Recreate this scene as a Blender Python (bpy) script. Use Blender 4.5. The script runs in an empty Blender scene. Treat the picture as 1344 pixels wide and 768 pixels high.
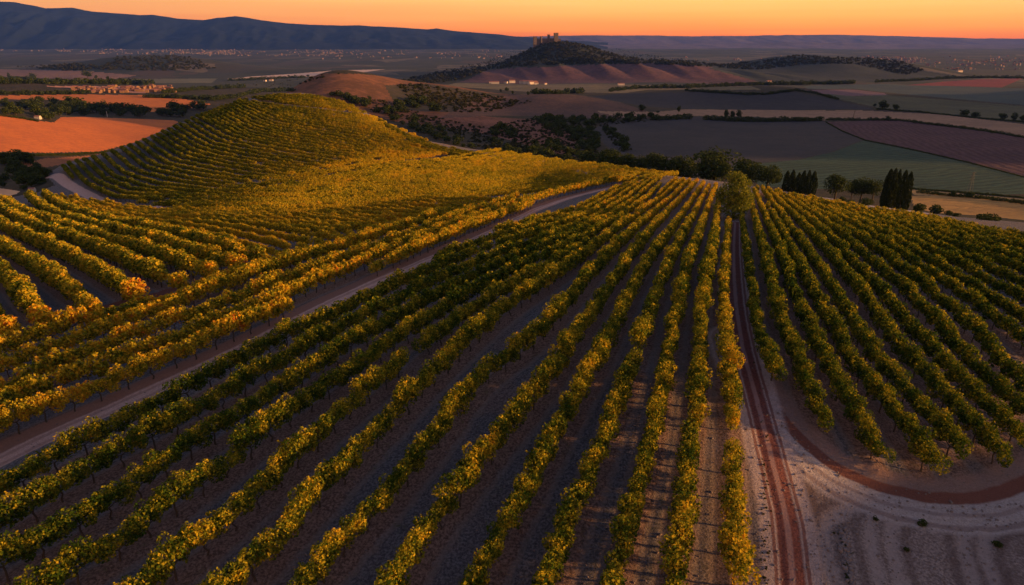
import bpy, math, random
import numpy as np
from mathutils import Vector, kdtree, noise as mnoise

R = math.radians
rng = np.random.default_rng(7)
random.seed(7)
scene = bpy.context.scene
C = scene.collection

# ------------------------------------------------------------------ camera, sky, sun, exposure
CAM_Z = 25.0
PITCH = 20.4
F_PX, W_PX, H_PX = 896.0, 1344.0, 768.0
SUN_AZ, SUN_EL = 98.0, 6.8            # azimuth clockwise from the view direction (+Y)
SUN_STRENGTH = 4.2
SKY_STRENGTH = 0.15
EXPOSURE = 1.3

cd = bpy.data.cameras.new("camera")
cd.sensor_width = 36.0
cd.lens = 36.0 * F_PX / W_PX
cd.clip_start = 0.5
cd.clip_end = 60000
cam = bpy.data.objects.new("camera", cd)
C.objects.link(cam)
cam.location = (0, 0, CAM_Z)
cam.rotation_euler = (R(90 - PITCH), 0, 0)
scene.camera = cam

scene.view_settings.view_transform = 'Standard'
scene.view_settings.look = 'None'
scene.view_settings.exposure = EXPOSURE
scene.view_settings.gamma = 1
scene.view_settings.use_curve_mapping = False
scene.render.engine = 'CYCLES'
scene.cycles.max_bounces = 5
scene.cycles.diffuse_bounces = 3
scene.cycles.glossy_bounces = 2
scene.cycles.transmission_bounces = 3
scene.cycles.volume_bounces = 0
scene.cycles.transparent_max_bounces = 4
scene.cycles.use_denoising = True


class NB:
    """small node-tree writer"""
    def __init__(self, tree):
        self.t = tree
        self.n = tree.nodes
        self.l = tree.links

    def add(self, kind, **kw):
        nd = self.n.new(kind)
        for k, v in kw.items():
            setattr(nd, k, v)
        return nd

    def put(self, sock, v):
        if isinstance(v, bpy.types.NodeSocket):
            self.l.new(v, sock)
        elif v is not None:
            if sock.type == 'RGBA' and not isinstance(v, (int, float)) and len(v) == 3:
                v = (*v, 1)
            sock.default_value = v

    def math(self, op, a, b=None, c=None, clamp=False):
        nd = self.add('ShaderNodeMath', operation=op, use_clamp=clamp)
        for i, v in enumerate((a, b, c)):
            if v is not None:
                self.put(nd.inputs[i], v)
        return nd.outputs[0]

    def mix(self, f, a, b, blend='MIX'):
        nd = self.add('ShaderNodeMix', data_type='RGBA', blend_type=blend)
        self.put(nd.inputs[0], f)
        self.put(nd.inputs[6], a)
        self.put(nd.inputs[7], b)
        return nd.outputs[2]

    def step(self, x, lo, hi):
        nd = self.add('ShaderNodeMapRange', interpolation_type='SMOOTHSTEP')
        self.put(nd.inputs[0], x)
        nd.inputs[1].default_value = lo
        nd.inputs[2].default_value = hi
        return nd.outputs[0]

    def band(self, x, c, w, soft):
        """1 inside c +- w"""
        d = self.math('ABSOLUTE', self.math('SUBTRACT', x, c))
        return self.math('SUBTRACT', 1.0, self.step(d, w, w + soft))

    def noise(self, vec, scale, detail=4, rough=0.6, dist=0.0):
        nd = self.add('ShaderNodeTexNoise')
        nd.inputs['Scale'].default_value = scale
        nd.inputs['Detail'].default_value = detail
        nd.inputs['Roughness'].default_value = rough
        nd.inputs['Distortion'].default_value = dist
        self.put(nd.inputs['Vector'], vec)
        return nd.outputs[0]

    def attr(self, name, kind='GEOMETRY'):
        nd = self.add('ShaderNodeAttribute', attribute_type=kind, attribute_name=name)
        return nd.outputs['Fac']

    def pos(self):
        return self.add('ShaderNodeNewGeometry').outputs['Position']

    def scaled(self, vec, s):
        nd = self.add('ShaderNodeMapping')
        self.put(nd.inputs['Vector'], vec)
        nd.inputs['Scale'].default_value = s
        return nd.outputs[0]

    def ramp(self, f, stops):
        nd = self.add('ShaderNodeValToRGB')
        cr = nd.color_ramp
        while len(cr.elements) < len(stops):
            cr.elements.new(0.5)
        for e, (p, c) in zip(cr.elements, stops):
            e.position = p
            e.color = (*c, 1)
        self.put(nd.inputs[0], f)
        return nd.outputs[0]


def srgb(r, g, b):
    f = lambda c: (c / 255 / 12.92) if c / 255 <= 0.04045 else ((c / 255 + 0.055) / 1.055) ** 2.4
    return (f(r), f(g), f(b))


# world: Nishita sky overhead, afterglow bands close to the horizon
world = bpy.data.worlds.new("World")
scene.world = world
world.use_nodes = True
wt = world.node_tree
wt.nodes.clear()
w = NB(wt)
sky = w.add('ShaderNodeTexSky', sky_type='NISHITA', sun_disc=False)
sky.sun_elevation = R(SUN_EL)
sky.sun_rotation = R(SUN_AZ)
sky.altitude = 300
sky.dust_density = 2.0
sky.ozone_density = 3.0
tc = w.add('ShaderNodeTexCoord')
sep = w.add('ShaderNodeSeparateXYZ')
wt.links.new(tc.outputs['Generated'], sep.inputs[0])
X, Y_, Z = sep.outputs
el = w.math('ARCSINE', w.math('MINIMUM', w.math('MAXIMUM', Z, -1.0), 1.0))
eld = w.math('MULTIPLY', el, 180 / math.pi)
az = w.math('ARCTAN2', X, Y_)                       # 0 = ahead, + = right
t_el = w.math('DIVIDE', w.math('MAXIMUM', eld, 0.0), 12.0, clamp=True)

# softly streaked air just above the horizon
streak = w.noise(w.scaled(tc.outputs['Generated'], (1.5, 1.5, 60.0)), 2.0, 3, 0.5)
t_el2 = w.math('ADD', t_el, w.math('MULTIPLY', w.math('SUBTRACT', streak, 0.5), 0.075), clamp=True)
left = w.ramp(t_el2, [(0.0, srgb(202, 92, 38)), (0.06, srgb(222, 118, 54)), (0.13, srgb(236, 147, 88)), (0.25, srgb(244, 174, 116)),
                      (0.5, srgb(196, 150, 145)), (1.0, srgb(140, 118, 140))])
right = w.ramp(t_el2, [(0.0, srgb(240, 112, 28)), (0.06, srgb(254, 150, 40)), (0.14, srgb(254, 178, 84)), (0.27, srgb(254, 216, 150)),
                       (0.5, srgb(222, 180, 155)), (1.0, srgb(150, 125, 145))])
glow = w.mix(w.step(az, -0.55, 0.62), left, right)
skyc = w.mix(1.0, sky.outputs[0], (SKY_STRENGTH * 1.10, SKY_STRENGTH * 0.94, SKY_STRENGTH * 0.98, 1), 'MULTIPLY')
glow_s = w.mix(1.0, glow, (0.80, 0.765, 0.34, 1), 'MULTIPLY')
near_h = w.math('SUBTRACT', 1.0, w.step(eld, 8.0, 62.0))
col = w.mix(near_h, skyc, glow_s)
bg = w.add('ShaderNodeBackground')
wt.links.new(col, bg.inputs[0])
bg.inputs[1].default_value = 1.0
wo = w.add('ShaderNodeOutputWorld')
wt.links.new(bg.outputs[0], wo.inputs[0])

sd = bpy.data.lights.new("sun", 'SUN')
sd.energy = SUN_STRENGTH
sd.angle = R(1.5)
sd.color = (1.0, 0.51, 0.17)
sun = bpy.data.objects.new("sun", sd)
C.objects.link(sun)
sdir = Vector((math.sin(R(SUN_AZ)) * math.cos(R(SUN_EL)), math.cos(R(SUN_AZ)) * math.cos(R(SUN_EL)), math.sin(R(SUN_EL))))
sun.rotation_euler = sdir.to_track_quat('Z', 'Y').to_euler()
sun.location = (60, 0, 80)

# ------------------------------------------------------------------ photograph geometry -> place
CP, SP = math.cos(R(PITCH)), math.sin(R(PITCH))


def ray(u, v):
    """pixel of the 1344x768 photo -> (a, q): X/Y and depression/Y of its line of sight"""
    u = np.asarray(u, float); v = np.asarray(v, float)
    dx = (u - W_PX / 2) / F_PX
    dy = -(v - H_PX / 2) / F_PX
    den = CP + dy * SP
    return dx / den, (SP - dy * CP) / den


def project(X, Y, Zv):
    zz = Zv - CAM_Z
    depth = Y * CP - zz * SP
    upc = Y * SP + zz * CP
    depth = np.maximum(depth, 0.1)
    return W_PX / 2 + F_PX * X / depth, H_PX / 2 - F_PX * upc / depth


# terrain control points: (u, v, z) and hidden ones (a, Y, z)
P_UVZ = []
for v, zs in {
    900: [(-300, -.5), (300, -.5), (900, -.5), (1600, -.5)],
    768: [(-300, 0), (200, 0), (672, 0), (1100, 0), (1600, 0)],
    600: [(-150, -1), (0, -.5), (450, 1), (900, 2), (1200, .5), (1500, -1)],
    500: [(-150, -2), (0, -1.5), (450, 1.5), (900, 3.2), (1200, 1.5), (1500, 0)],
    400: [(-150, -2.5), (0, -1.5), (300, 0), (600, 1.5), (900, 4), (1200, 2), (1500, 1)],
    340: [(-150, -4.5), (0, -3.8), (300, -2.3), (600, -.3), (900, 2.5), (1200, 1), (1500, 0)],
    290: [(-150, -8), (0, -7.5), (300, -6), (600, -4.8), (900, -3.5), (1100, -3.5)],
    262: [(70, -11.5), (450, -8.8), (700, -8.3), (900, -7.3), (1080, -8)],
}.items():
    P_UVZ += [(u, v, z) for u, z in zs]
P_UVZ += [(200, 272, -9.5), (1344, 294, -7.5), (1210, 282, -7.6), (1500, 300, -7), (1160, 277, -7.5),
          (700, 240, -11.3), (870, 230, -12), (940, 237, -11.5), (1000, 247, -9.5)]
P_UVY = [(400, 122, 265), (325, 130, 262), (230, 165, 245), (150, 197, 225), (90, 214, 210), (450, 135, 262), (500, 158, 255),
         (560, 185, 243), (640, 198, 230), (720, 213, 215), (800, 222, 205), (580, 188.5, 239), (610, 194, 234), (680, 206, 222), (535, 175, 248),
         (400, 200, 194), (300, 220, 178), (500, 212, 191), (150, 240, 172), (400, 160, 226)]
P_AYZ = [(-.29, 340, -16), (-.40, 330, -24), (-.5, 300, -30), (-.12, 300, -22), (0, 290, -25), (.1, 270, -26), (.18, 250, -26), (.3, 240, -27),
         (.36, 215, -21), (.45, 195, -19), (.6, 175, -17.5), (.75, 165, -17), (.75, 261, -27), (.6, 260, -28), (.9, 160, -15)]
P_FAR = [(0, 250, -22), (0, 200, -33), (0, 175, -38), (950, 222, -32), (1100, 215, -33), (1344, 215, -33), (1100, 190, -40), (1344, 190, -40),
         (700, 195, -36), (600, 165, -42), (700, 150, -46), (850, 170, -46)]
FLOOR_Y = [200, 350, 500, 700, 1100, 1700, 3000, 5000, 9000, 16000, 30000]
FLOOR_Z = [-20, -33, -42, -53, -63, -76, -93, -95, -88, -80, -75]


def floor_z(Y):
    return np.interp(np.log(np.maximum(Y, 1)), np.log(FLOOR_Y), FLOOR_Z)


pts = []
for u, v, z in P_UVZ + P_FAR:
    a, q = ray(u, v)
    pts.append((a, (CAM_Z - z) / q, z))
for u, v, Yv in P_UVY:
    a, q = ray(u, v)
    pts.append((a, Yv, CAM_Z - q * Yv))
pts += P_AYZ
for Yv in (700, 1100, 1700, 3000, 5000, 9000, 16000, 30000):
    for a in (-4, -1.5, -.8, -.4, 0, .4, .8, 1.5, 4):
        pts.append((a, Yv, float(floor_z(Yv))))
for Yv, z in ((9, -1), (30, -1), (60, -1), (120, -8), (200, -18), (350, -33)):
    for a in (-4, -1.6, 1.6, 4):
        pts.append((a, Yv, z))
pts.append((0, 9, -1))
pts = np.array(pts, float)
KA = 1.6
ctrl = np.c_[pts[:, 0] * KA, np.log(pts[:, 1])]
val = (CAM_Z - pts[:, 2]) / pts[:, 1]
val = np.log(np.maximum(val, 1e-4) + 0.05)


def tps(r2):
    return 0.5 * r2 * np.log(r2 + 1e-9)


n = len(ctrl)
K = tps(((ctrl[:, None] - ctrl[None]) ** 2).sum(-1)) + np.eye(n) * 2e-4
Pm = np.c_[np.ones(n), ctrl]
A = np.block([[K, Pm], [Pm.T, np.zeros((3, 3))]])
sol = np.linalg.solve(A, np.r_[val, np.zeros(3)])


def base_z(a, s):
    shp = a.shape
    x = np.c_[a.ravel() * KA, s.ravel()]
    out = np.empty(len(x))
    for i in range(0, len(x), 20000):
        c = x[i:i + 20000]
        k = tps(((c[:, None] - ctrl[None]) ** 2).sum(-1))
        out[i:i + 20000] = k @ sol[:n] + sol[n] + c @ sol[n + 1:]
    q = np.exp(out) - 0.05
    return CAM_Z - q.reshape(shp) * np.exp(s)


def value_noise(x, y, seed=0):
    """smooth lattice noise in [-1, 1] for arrays"""
    xi = np.floor(x).astype(np.int64); yi = np.floor(y).astype(np.int64)
    fx = x - xi; fy = y - yi
    fx = fx * fx * (3 - 2 * fx); fy = fy * fy * (3 - 2 * fy)

    def h(i, j):
        k = (i * 374761393 + j * 668265263 + seed * 2147483647) & 0x7fffffff
        k = ((k ^ (k >> 13)) * 1274126177) & 0x7fffffff
        return ((k ^ (k >> 16)) & 0xffff) / 32767.5 - 1
    a = h(xi, yi); b = h(xi + 1, yi); c = h(xi, yi + 1); d = h(xi + 1, yi + 1)
    return (a * (1 - fx) + b * fx) * (1 - fy) + (c * (1 - fx) + d * fx) * fy


def fbm(x, y, seed=0, octv=4):
    o = 0; amp = 1; t = 0
    for k in range(octv):
        o = o + amp * value_noise(x * 2 ** k, y * 2 ** k, seed + k * 17)
        t += amp; amp *= .5
    return o / t


def XofU(u, Y):
    return (u - W_PX / 2) / F_PX / 1.045 * Y


def hills(X, Y):
    z = np.zeros_like(X)

    def g(u, Yc, sx, sy, H, p=1.0, rot=0.0):
        x = X - XofU(u, Yc); y = Y - Yc
        c, s_ = math.cos(rot), math.sin(rot)
        xr = x * c + y * s_; yr = -x * s_ + y * c
        return H * np.exp(-(((xr / sx) ** 2 + (yr / sy) ** 2) / 2) ** p)
    # brown hills behind the vineyard hill
    z += g(425, 640, 42, 90, 33, 1.0, 0.25) + g(545, 720, 62, 85, 33, 1.1) + g(630, 760, 55, 60, 9)
    z += g(740, 760, 55, 70, 11.5, 1.15, -.15)
    z += g(-190, 470, 120, 110, 22) + g(-120, 950, 330, 170, 34)  # rises added past the left edge, tilting the orange fields towards the sun
    # unseen bank added right of the clearing to cast shade over it
    z += 9 * np.exp(-(((X - 78) / 15) ** 2 + ((Y - 20) / 20) ** 2) / 2)
    z += g(1010, 1080, 120, 120, 17, 1.3)
    z += g(630, 560, 40, 55, 7)
    # castle hill with its shoulder
    z += g(733, 2300, 128, 190, 74) + g(795, 2300, 300, 300, 30) + g(885, 2300, 110, 170, 16)
    # furrowed foothill
    gx = (X - XofU(800, 1900)) / 44.0
    fur = 0.52 + 0.48 * np.abs(np.sin(gx + 0.8 * np.sin(gx * .63) + (Y - 1900) / 120.0)) ** 0.8 - .10 * np.abs(np.sin(gx * 2.7 + (Y - 1900) / 60.0))
    z += g(790, 1900, 300, 90, 33, 1.6) * fur
    # hills to the right, dark hill to the left
    z += g(1055, 2350, 150, 220, 46, 1.2) + g(1150, 2450, 120, 220, 38, 1.2) + g(1000, 2350, 260, 260, 10)
    z += g(205, 2600, 210, 220, 44, 1.2) + g(150, 2700, 420, 220, 14)
    # unseen ridge added beyond the right edge to keep the right-hand valley in shade
    z += 145 * np.exp(-(((X - 1150) / 170) ** 2 + (np.maximum(np.abs(Y - 480) - 430, 0) / 170) ** 2) / 2)
    far = np.clip((Y - 240) / 500, 0, 1)
    z += far * (3.0 * fbm(X / 160, Y / 220, 3, 4) + 9 * np.clip((Y - 1500) / 3000, 0, 1) * fbm(X / 700, Y / 900, 9, 4))
    near = np.clip(1 - (Y - 150) / 150, 0, 1)
    z += near * 0.35 * fbm(X / 14, Y / 14, 21, 3)
    return z


# grid: columns are lines of sight, rows log-spaced in depth
a_in = np.linspace(-.98, .98, 860)
a_out = np.r_[np.linspace(1.0, 1.6, 34), np.linspace(1.65, 4.0, 40)]
A_ = np.r_[-a_out[::-1], a_in, a_out]
S_ = np.unique(np.r_[np.linspace(math.log(8), math.log(23), 16), np.linspace(math.log(23), math.log(72), 300),
                     np.linspace(math.log(72), math.log(330), 330), np.linspace(math.log(330), math.log(3200), 300),
                     np.linspace(math.log(3200), math.log(30000), 70)])
ga, gs = np.meshgrid(A_, S_)
GY = np.exp(gs)
GX = ga * GY
GZ = base_z(ga, gs) + hills(GX, GY)
NC, NR = len(A_), len(S_)


def hgt(X, Y):
    X = np.asarray(X, float); Y = np.maximum(np.asarray(Y, float), 8.01)
    a = np.clip(X / Y, -3.99, 3.99); s = np.log(Y)
    j = np.clip(np.searchsorted(A_, a) - 1, 0, NC - 2)
    i = np.clip(np.searchsorted(S_, s) - 1, 0, NR - 2)
    fa = (a - A_[j]) / (A_[j + 1] - A_[j]); fs = np.clip((s - S_[i]) / (S_[i + 1] - S_[i]), 0, 1)
    return (GZ[i, j] * (1 - fa) + GZ[i, j + 1] * fa) * (1 - fs) + (GZ[i + 1, j] * (1 - fa) + GZ[i + 1, j + 1] * fa) * fs


T_ = np.exp(np.linspace(math.log(16), math.log(14000), 1400))


def drop(u, v, lift=0.0, ymin=16.0):
    """where the line of sight of pixel (u, v) meets the ground raised by lift; nan when it misses"""
    a, q = ray(u, v)
    a = np.atleast_1d(a); q = np.atleast_1d(q)
    out = np.full((len(a), 3), np.nan)
    T = T_[T_ >= ymin]
    for i in range(len(a)):
        zr = CAM_Z - q[i] * T
        d = zr - (hgt(a[i] * T, T) + lift)
        k = np.nonzero((d[:-1] > 0) & (d[1:] <= 0))[0]
        if len(k):
            k = k[0]
            f = d[k] / (d[k] - d[k + 1])
            y = T[k] + f * (T[k + 1] - T[k])
            out[i] = (a[i] * y, y, CAM_Z - q[i] * y - lift)
    return out


def resample(pl, m):
    pl = np.asarray(pl, float)
    d = np.r_[0, np.cumsum(np.hypot(*np.diff(pl, axis=0).T))]
    t = np.linspace(0, d[-1], m)
    # smooth: catmull-like through cubic via dense linear + box filter
    o = np.c_[np.interp(t, d, pl[:, 0]), np.interp(t, d, pl[:, 1])]
    return o


def smooth(pl, it=2):
    pl = np.asarray(pl, float).copy()
    for _ in range(it):
        pl[1:-1] = 0.25 * pl[:-2] + 0.5 * pl[1:-1] + 0.25 * pl[2:]
    return pl


def world_line(px, m=60, lift=0.0):
    p = drop(*smooth(resample(px, m), 3).T, lift=lift)
    return p[~np.isnan(p[:, 0])]


def dist_to_line(X, Y, line, clampd=30.0):
    """signed lateral distance (left of travel = +) to a polyline in plan"""
    out = np.full(X.shape, clampd)
    lo = line[:, :2].min(0) - clampd; hi = line[:, :2].max(0) + clampd
    m = (X > lo[0]) & (X < hi[0]) & (Y > lo[1]) & (Y < hi[1])
    P = np.c_[X[m], Y[m]]
    best = np.full(len(P), 1e9); sg = np.ones(len(P))
    for p, q_ in zip(line[:-1, :2], line[1:, :2]):
        d = q_ - p
        L2 = d @ d
        if L2 < 1e-9:
            continue
        r = P - p
        t = np.clip((r @ d) / L2, 0, 1)
        e = r - t[:, None] * d
        dd = np.hypot(e[:, 0], e[:, 1])
        c = d[0] * r[:, 1] - d[1] * r[:, 0]
        k = dd < best
        best = np.where(k, dd, best); sg = np.where(k, np.sign(c), sg)
    out[m] = np.clip(best * sg, -clampd, clampd)
    return out


# ------------------------------------------------------------------ object helpers
def tag(o, label=None, cat=None, group=None, kind=None):
    for k, v in (('label', label), ('category', cat), ('group', group), ('kind', kind)):
        if v:
            o[k] = v
    return o


def empty(name, loc, rz=0.0, sc=1.0):
    o = bpy.data.objects.new(name, None)
    o.empty_display_size = 0.3
    C.objects.link(o)
    o.location = loc
    o.rotation_euler = (0, 0, rz)
    o.scale = (sc, sc, sc) if np.isscalar(sc) else sc
    return o


def mesh_np(name, V, F, mats=(), mat_idx=None, attrs=None, smooth_=False):
    V = np.asarray(V, np.float32); F = np.asarray(F, np.int32)
    k = F.shape[1]
    me = bpy.data.meshes.new(name)
    me.vertices.add(len(V)); me.vertices.foreach_set('co', V.ravel())
    me.loops.add(F.size); me.loops.foreach_set('vertex_index', F.ravel())
    me.polygons.add(len(F))
    me.polygons.foreach_set('loop_start', np.arange(0, F.size, k, dtype=np.int32))
    try:
        me.polygons.foreach_set('loop_total', np.full(len(F), k, np.int32))
    except Exception:
        pass
    for m in mats:
        me.materials.append(m)
    if mat_idx is not None:
        me.polygons.foreach_set('material_index', np.asarray(mat_idx, np.int32))
    me.polygons.foreach_set('use_smooth', np.full(len(F), bool(smooth_)))
    for an, av in (attrs or {}).items():
        at = me.attributes.new(an, 'FLOAT', 'POINT')
        at.data.foreach_set('value', np.asarray(av, np.float32))
    me.update(calc_edges=True)
    return me


def link(name, me, parent=None, loc=None):
    o = bpy.data.objects.new(name, me)
    C.objects.link(o)
    if parent:
        o.parent = parent
    if loc is not None:
        o.location = loc
    return o


class MB:
    """collects quads"""
    def __init__(self):
        self.v = []; self.f = []; self.m = []; self.nv = 0

    def add(self, V, F, m=0):
        V = np.asarray(V, float); F = np.asarray(F, int)
        self.v.append(V); self.f.append(F + self.nv); self.nv += len(V)
        self.m.append(np.full(len(F), m))

    def box(self, c, s, rz=0.0, m=0, taper=1.0):
        x, y, z = np.array(s) / 2
        V = np.array([(-x, -y, -z), (x, -y, -z), (x, y, -z), (-x, y, -z), (-x * taper, -y * taper, z), (x * taper, -y * taper, z),
                      (x * taper, y * taper, z), (-x * taper, y * taper, z)])
        co, si = math.cos(rz), math.sin(rz)
        V = np.c_[V[:, 0] * co - V[:, 1] * si, V[:, 0] * si + V[:, 1] * co, V[:, 2]] + np.array(c)
        self.add(V, [(0, 3, 2, 1), (4, 5, 6, 7), (0, 1, 5, 4), (1, 2, 6, 5), (2, 3, 7, 6), (3, 0, 4, 7)], m)

    def tube(self, path, rad, k=6, m=0):
        path = np.asarray(path, float); rad = np.asarray(rad, float)
        rings = []
        for i, p in enumerate(path):
            d = path[min(i + 1, len(path) - 1)] - path[max(i - 1, 0)]
            d = d / (np.linalg.norm(d) + 1e-9)
            ref = np.array((1.0, 0, 0)) if abs(d[0]) < .8 else np.array((0, 1.0, 0))
            x = np.cross(d, ref); x /= np.linalg.norm(x); y = np.cross(d, x)
            t = np.arange(k) / k * 2 * math.pi
            rings.append(p + rad[i] * (np.cos(t)[:, None] * x + np.sin(t)[:, None] * y))
        V = np.concatenate(rings)
        F = [(i * k + j, i * k + (j + 1) % k, (i + 1) * k + (j + 1) % k, (i + 1) * k + j) for i in range(len(path) - 1) for j in range(k)]
        self.add(V, F, m)

    def mesh(self, name, mats, attrs=None, smooth_=False):
        return mesh_np(name, np.concatenate(self.v), np.concatenate(self.f), mats, np.concatenate(self.m), attrs, smooth_)


def leaf_quads(P, size, g, up=0.3, out=None):
    """one bent rhombus-like leaf per point -> (V, F, per-vertex random)"""
    N = len(P)
    nr = g.normal(size=(N, 3))
    nr[:, 2] += up
    if out is not None:
        nr += out * 0.9
    nr /= np.linalg.norm(nr, axis=1)[:, None]
    t = np.cross(nr, g.normal(size=(N, 3)))
    t /= np.linalg.norm(t, axis=1)[:, None] + 1e-9
    b = np.cross(nr, t)
    s = (size * g.uniform(.65, 1.35, N))[:, None] / 2
    wv = g.uniform(.6, .95, N)[:, None]
    v0 = P + t * s; v1 = P + b * s * wv + nr * s * .18; v2 = P - t * s; v3 = P - b * s * wv + nr * s * .18
    V = np.stack([v0, v1, v2, v3], 1).reshape(-1, 3)
    F = np.arange(4 * N).reshape(-1, 4)
    return V, F, np.repeat(g.random(N), 4)


# ------------------------------------------------------------------ materials
def new_mat(name):
    m = bpy.data.materials.new(name)
    m.use_nodes = True
    t = m.node_tree
    t.nodes.clear()
    return m, NB(t)


def finish(nb, color, rough=0.9, bump=None, bump_d=0.05, spec=0.2):
    b = nb.add('ShaderNodeBsdfPrincipled')
    nb.put(b.inputs['Base Color'], color)
    nb.put(b.inputs['Roughness'], rough)
    b.inputs['Specular IOR Level'].default_value = spec
    if bump is not None:
        bn = nb.add('ShaderNodeBump')
        bn.inputs['Strength'].default_value = 1.0
        bn.inputs['Distance'].default_value = bump_d
        nb.put(bn.inputs['Height'], bump)
        nb.l.new(bn.outputs[0], b.inputs['Normal'])
    o = nb.add('ShaderNodeOutputMaterial')
    nb.l.new(b.outputs[0], o.inputs[0])
    return b


def leaf_mat(name, stops, patch=0.5, trans=0.3, use_tint=False, spread=0.5, noise_scale=0.8):
    m, nb = new_mat(name)
    lv = nb.attr('lv')
    nz = nb.noise(nb.pos(), noise_scale, 2, 0.5)
    f = nb.math('ADD', nb.math('MULTIPLY', lv, spread), nb.math('MULTIPLY', nb.math('SUBTRACT', nz, 0.5), patch * 2))
    f = nb.math('ADD', f, 0.5 - spread / 2)
    if use_tint:
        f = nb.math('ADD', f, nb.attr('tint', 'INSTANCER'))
    f = nb.math('MINIMUM', nb.math('MAXIMUM', f, 0.0), 1.0)
    c = nb.ramp(f, stops)
    d = nb.add('ShaderNodeBsdfDiffuse'); nb.put(d.inputs[0], c)
    tr = nb.add('ShaderNodeBsdfTranslucent'); nb.put(tr.inputs[0], c)
    mx = nb.add('ShaderNodeMixShader')
    mx.inputs[0].default_value = trans
    nb.l.new(d.outputs[0], mx.inputs[1]); nb.l.new(tr.outputs[0], mx.inputs[2])
    o = nb.add('ShaderNodeOutputMaterial')
    nb.l.new(mx.outputs[0], o.inputs[0])
    return m


M = {}
VINE_STOPS = [(0.0, (.018, .042, .008)), (.30, (.050, .085, .010)), (.50, (.21, .195, .016)), (.68, (.53, .375, .024)),
              (.85, (.62, .32, .02)), (1.0, (.42, .09, .02))]
M['vine'] = leaf_mat('vine_leaves', VINE_STOPS, 0.48, 0.36, True, 0.36, 1.3)
M['vine_far'] = leaf_mat('vine_leaves_far', VINE_STOPS, 0.22, 0.34, True, 0.30, 0.16)
M['tree'] = leaf_mat('tree_leaves', [(0, (.018, .030, .010)), (.5, (.045, .062, .018)), (1, (.10, .10, .028))], 0.35, 0.2, False, 0.6, 0.35)
M['gold_tree'] = leaf_mat('autumn_tree_leaves', [(0, (.06, .085, .014)), (.5, (.16, .175, .024)), (1, (.34, .28, .035))], 0.3, 0.3, False, 0.7, 0.5)
M['cypress'] = leaf_mat('cypress_leaves', [(0, (.012, .020, .009)), (.5, (.028, .038, .014)), (1, (.055, .060, .020))], 0.25, 0.1, False, 0.6, 0.5)
M['scrub'] = leaf_mat('scrub_leaves', [(0, (.016, .022, .010)), (.5, (.04, .045, .018)), (1, (.10, .075, .03))], 0.4, 0.15, False, 0.6, 0.02)
m, nb = new_mat('bark')
nz = nb.noise(nb.scaled(nb.pos(), (1, 1, .3)), 18, 4)
finish(nb, nb.mix(nz, (.035, .025, .02), (.10, .075, .058)), .95, nz, .02)
M['bark'] = m


def plain_mat(name, c, rough=.8, var=.25, scale=.6):
    m, nb = new_mat(name)
    nz = nb.noise(nb.pos(), scale, 4)
    lo = tuple(x * (1 - var) for x in c); hi = tuple(min(1, x * (1 + var)) for x in c)
    finish(nb, nb.mix(nz, lo, hi), rough)
    return m


M['white_wall'] = plain_mat('pale_wall', (.52, .44, .40), .85, .35, .05)
M['stone'] = plain_mat('castle_stone', (.14, .105, .095), .95, .25, .15)
M['town_wall'] = plain_mat('town_wall', (.20, .165, .16), .85, .5, .02)
M['village_wall'] = plain_mat('village_wall', (.22, .12, .07), .85, .5, .05)
M['roof'] = plain_mat('clay_roof', (.30, .12, .08), .9, .3, .3)
M['steel'] = plain_mat('galvanised_steel', (.10, .10, .10), .5, .1, 3)
M['wood'] = plain_mat('weathered_wood', (.12, .09, .07), .9, .25, 4)
M['glass'] = plain_mat('dark_window', (.03, .035, .045), .2, .1, 3)


def field_mat(name, c, c2=None, scale=.03, furrow=None, amt=.5):
    """c, c2: soil or crop colours; furrow = (direction angle, spacing m)"""
    m, nb = new_mat(name)
    p = nb.pos()
    n1 = nb.noise(p, scale, 5, .6)
    n2 = nb.noise(p, scale * 9, 6, .75, .4)
    c2 = c2 or tuple(x * .62 for x in c)
    f = nb.math('ADD', nb.math('MULTIPLY', n1, 1.1), nb.math('MULTIPLY', nb.math('SUBTRACT', n2, .5), 1.7))
    f = nb.step(f, .30, .80)
    col = nb.mix(f, c2, c)
    h = n2
    if furrow:
        ang, sp = furrow
        sx = nb.add('ShaderNodeSeparateXYZ'); nb.put(sx.inputs[0], p)
        lat = nb.math('ADD', nb.math('MULTIPLY', sx.outputs[0], -math.sin(ang)), nb.math('MULTIPLY', sx.outputs[1], math.cos(ang)))
        lat = nb.math('ADD', lat, nb.math('MULTIPLY', n1, sp * 2.5))
        wv = nb.math('SINE', nb.math('MULTIPLY', lat, 2 * math.pi / sp))
        k = nb.step(wv, -.6, .8)
        col = nb.mix(nb.math('MULTIPLY', k, amt), col, tuple(x * .45 for x in c))
        h = nb.math('ADD', n2, nb.math('MULTIPLY', k, -.6))
    finish(nb, col, .95, h, .35, .1)
    return m


# ------------------------------------------------------------------ roads and vine rows traced on the ground
ROAD_PX = [(-120, 668), (-40, 624), (0, 603.5), (62, 573), (139, 539), (210, 507), (270, 480), (325, 454), (351, 440), (399, 416), (443, 394), (515, 361), (581, 332), (648, 303), (698, 277),
           (748, 259), (798, 247), (832, 239), (856, 232)]
TRACK_PX = [(1050, 860), (1042, 768), (1033, 680), (1018, 620), (1003, 560), (994, 525), (984, 490), (975, 455), (967, 407), (964, 368), (963, 330), (965, 292)]
CURVE_PX = [(976, 450), (986, 480), (1001, 512), (1025, 549), (1058, 584), (1100, 616), (1155, 640), (1220, 654), (1280, 655), (1325, 644), (1380, 618), (1450, 580)]
FARM_PX = [(66, 231), (76, 230), (86, 240), (100, 248), (130, 263), (160, 271), (182, 275), (214, 271.5), (219, 268.5)]
HILLPATH_PX = [(219, 270), (284, 253), (330, 245), (380, 236), (440, 225), (508, 212), (560, 204), (592, 200)]
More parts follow.
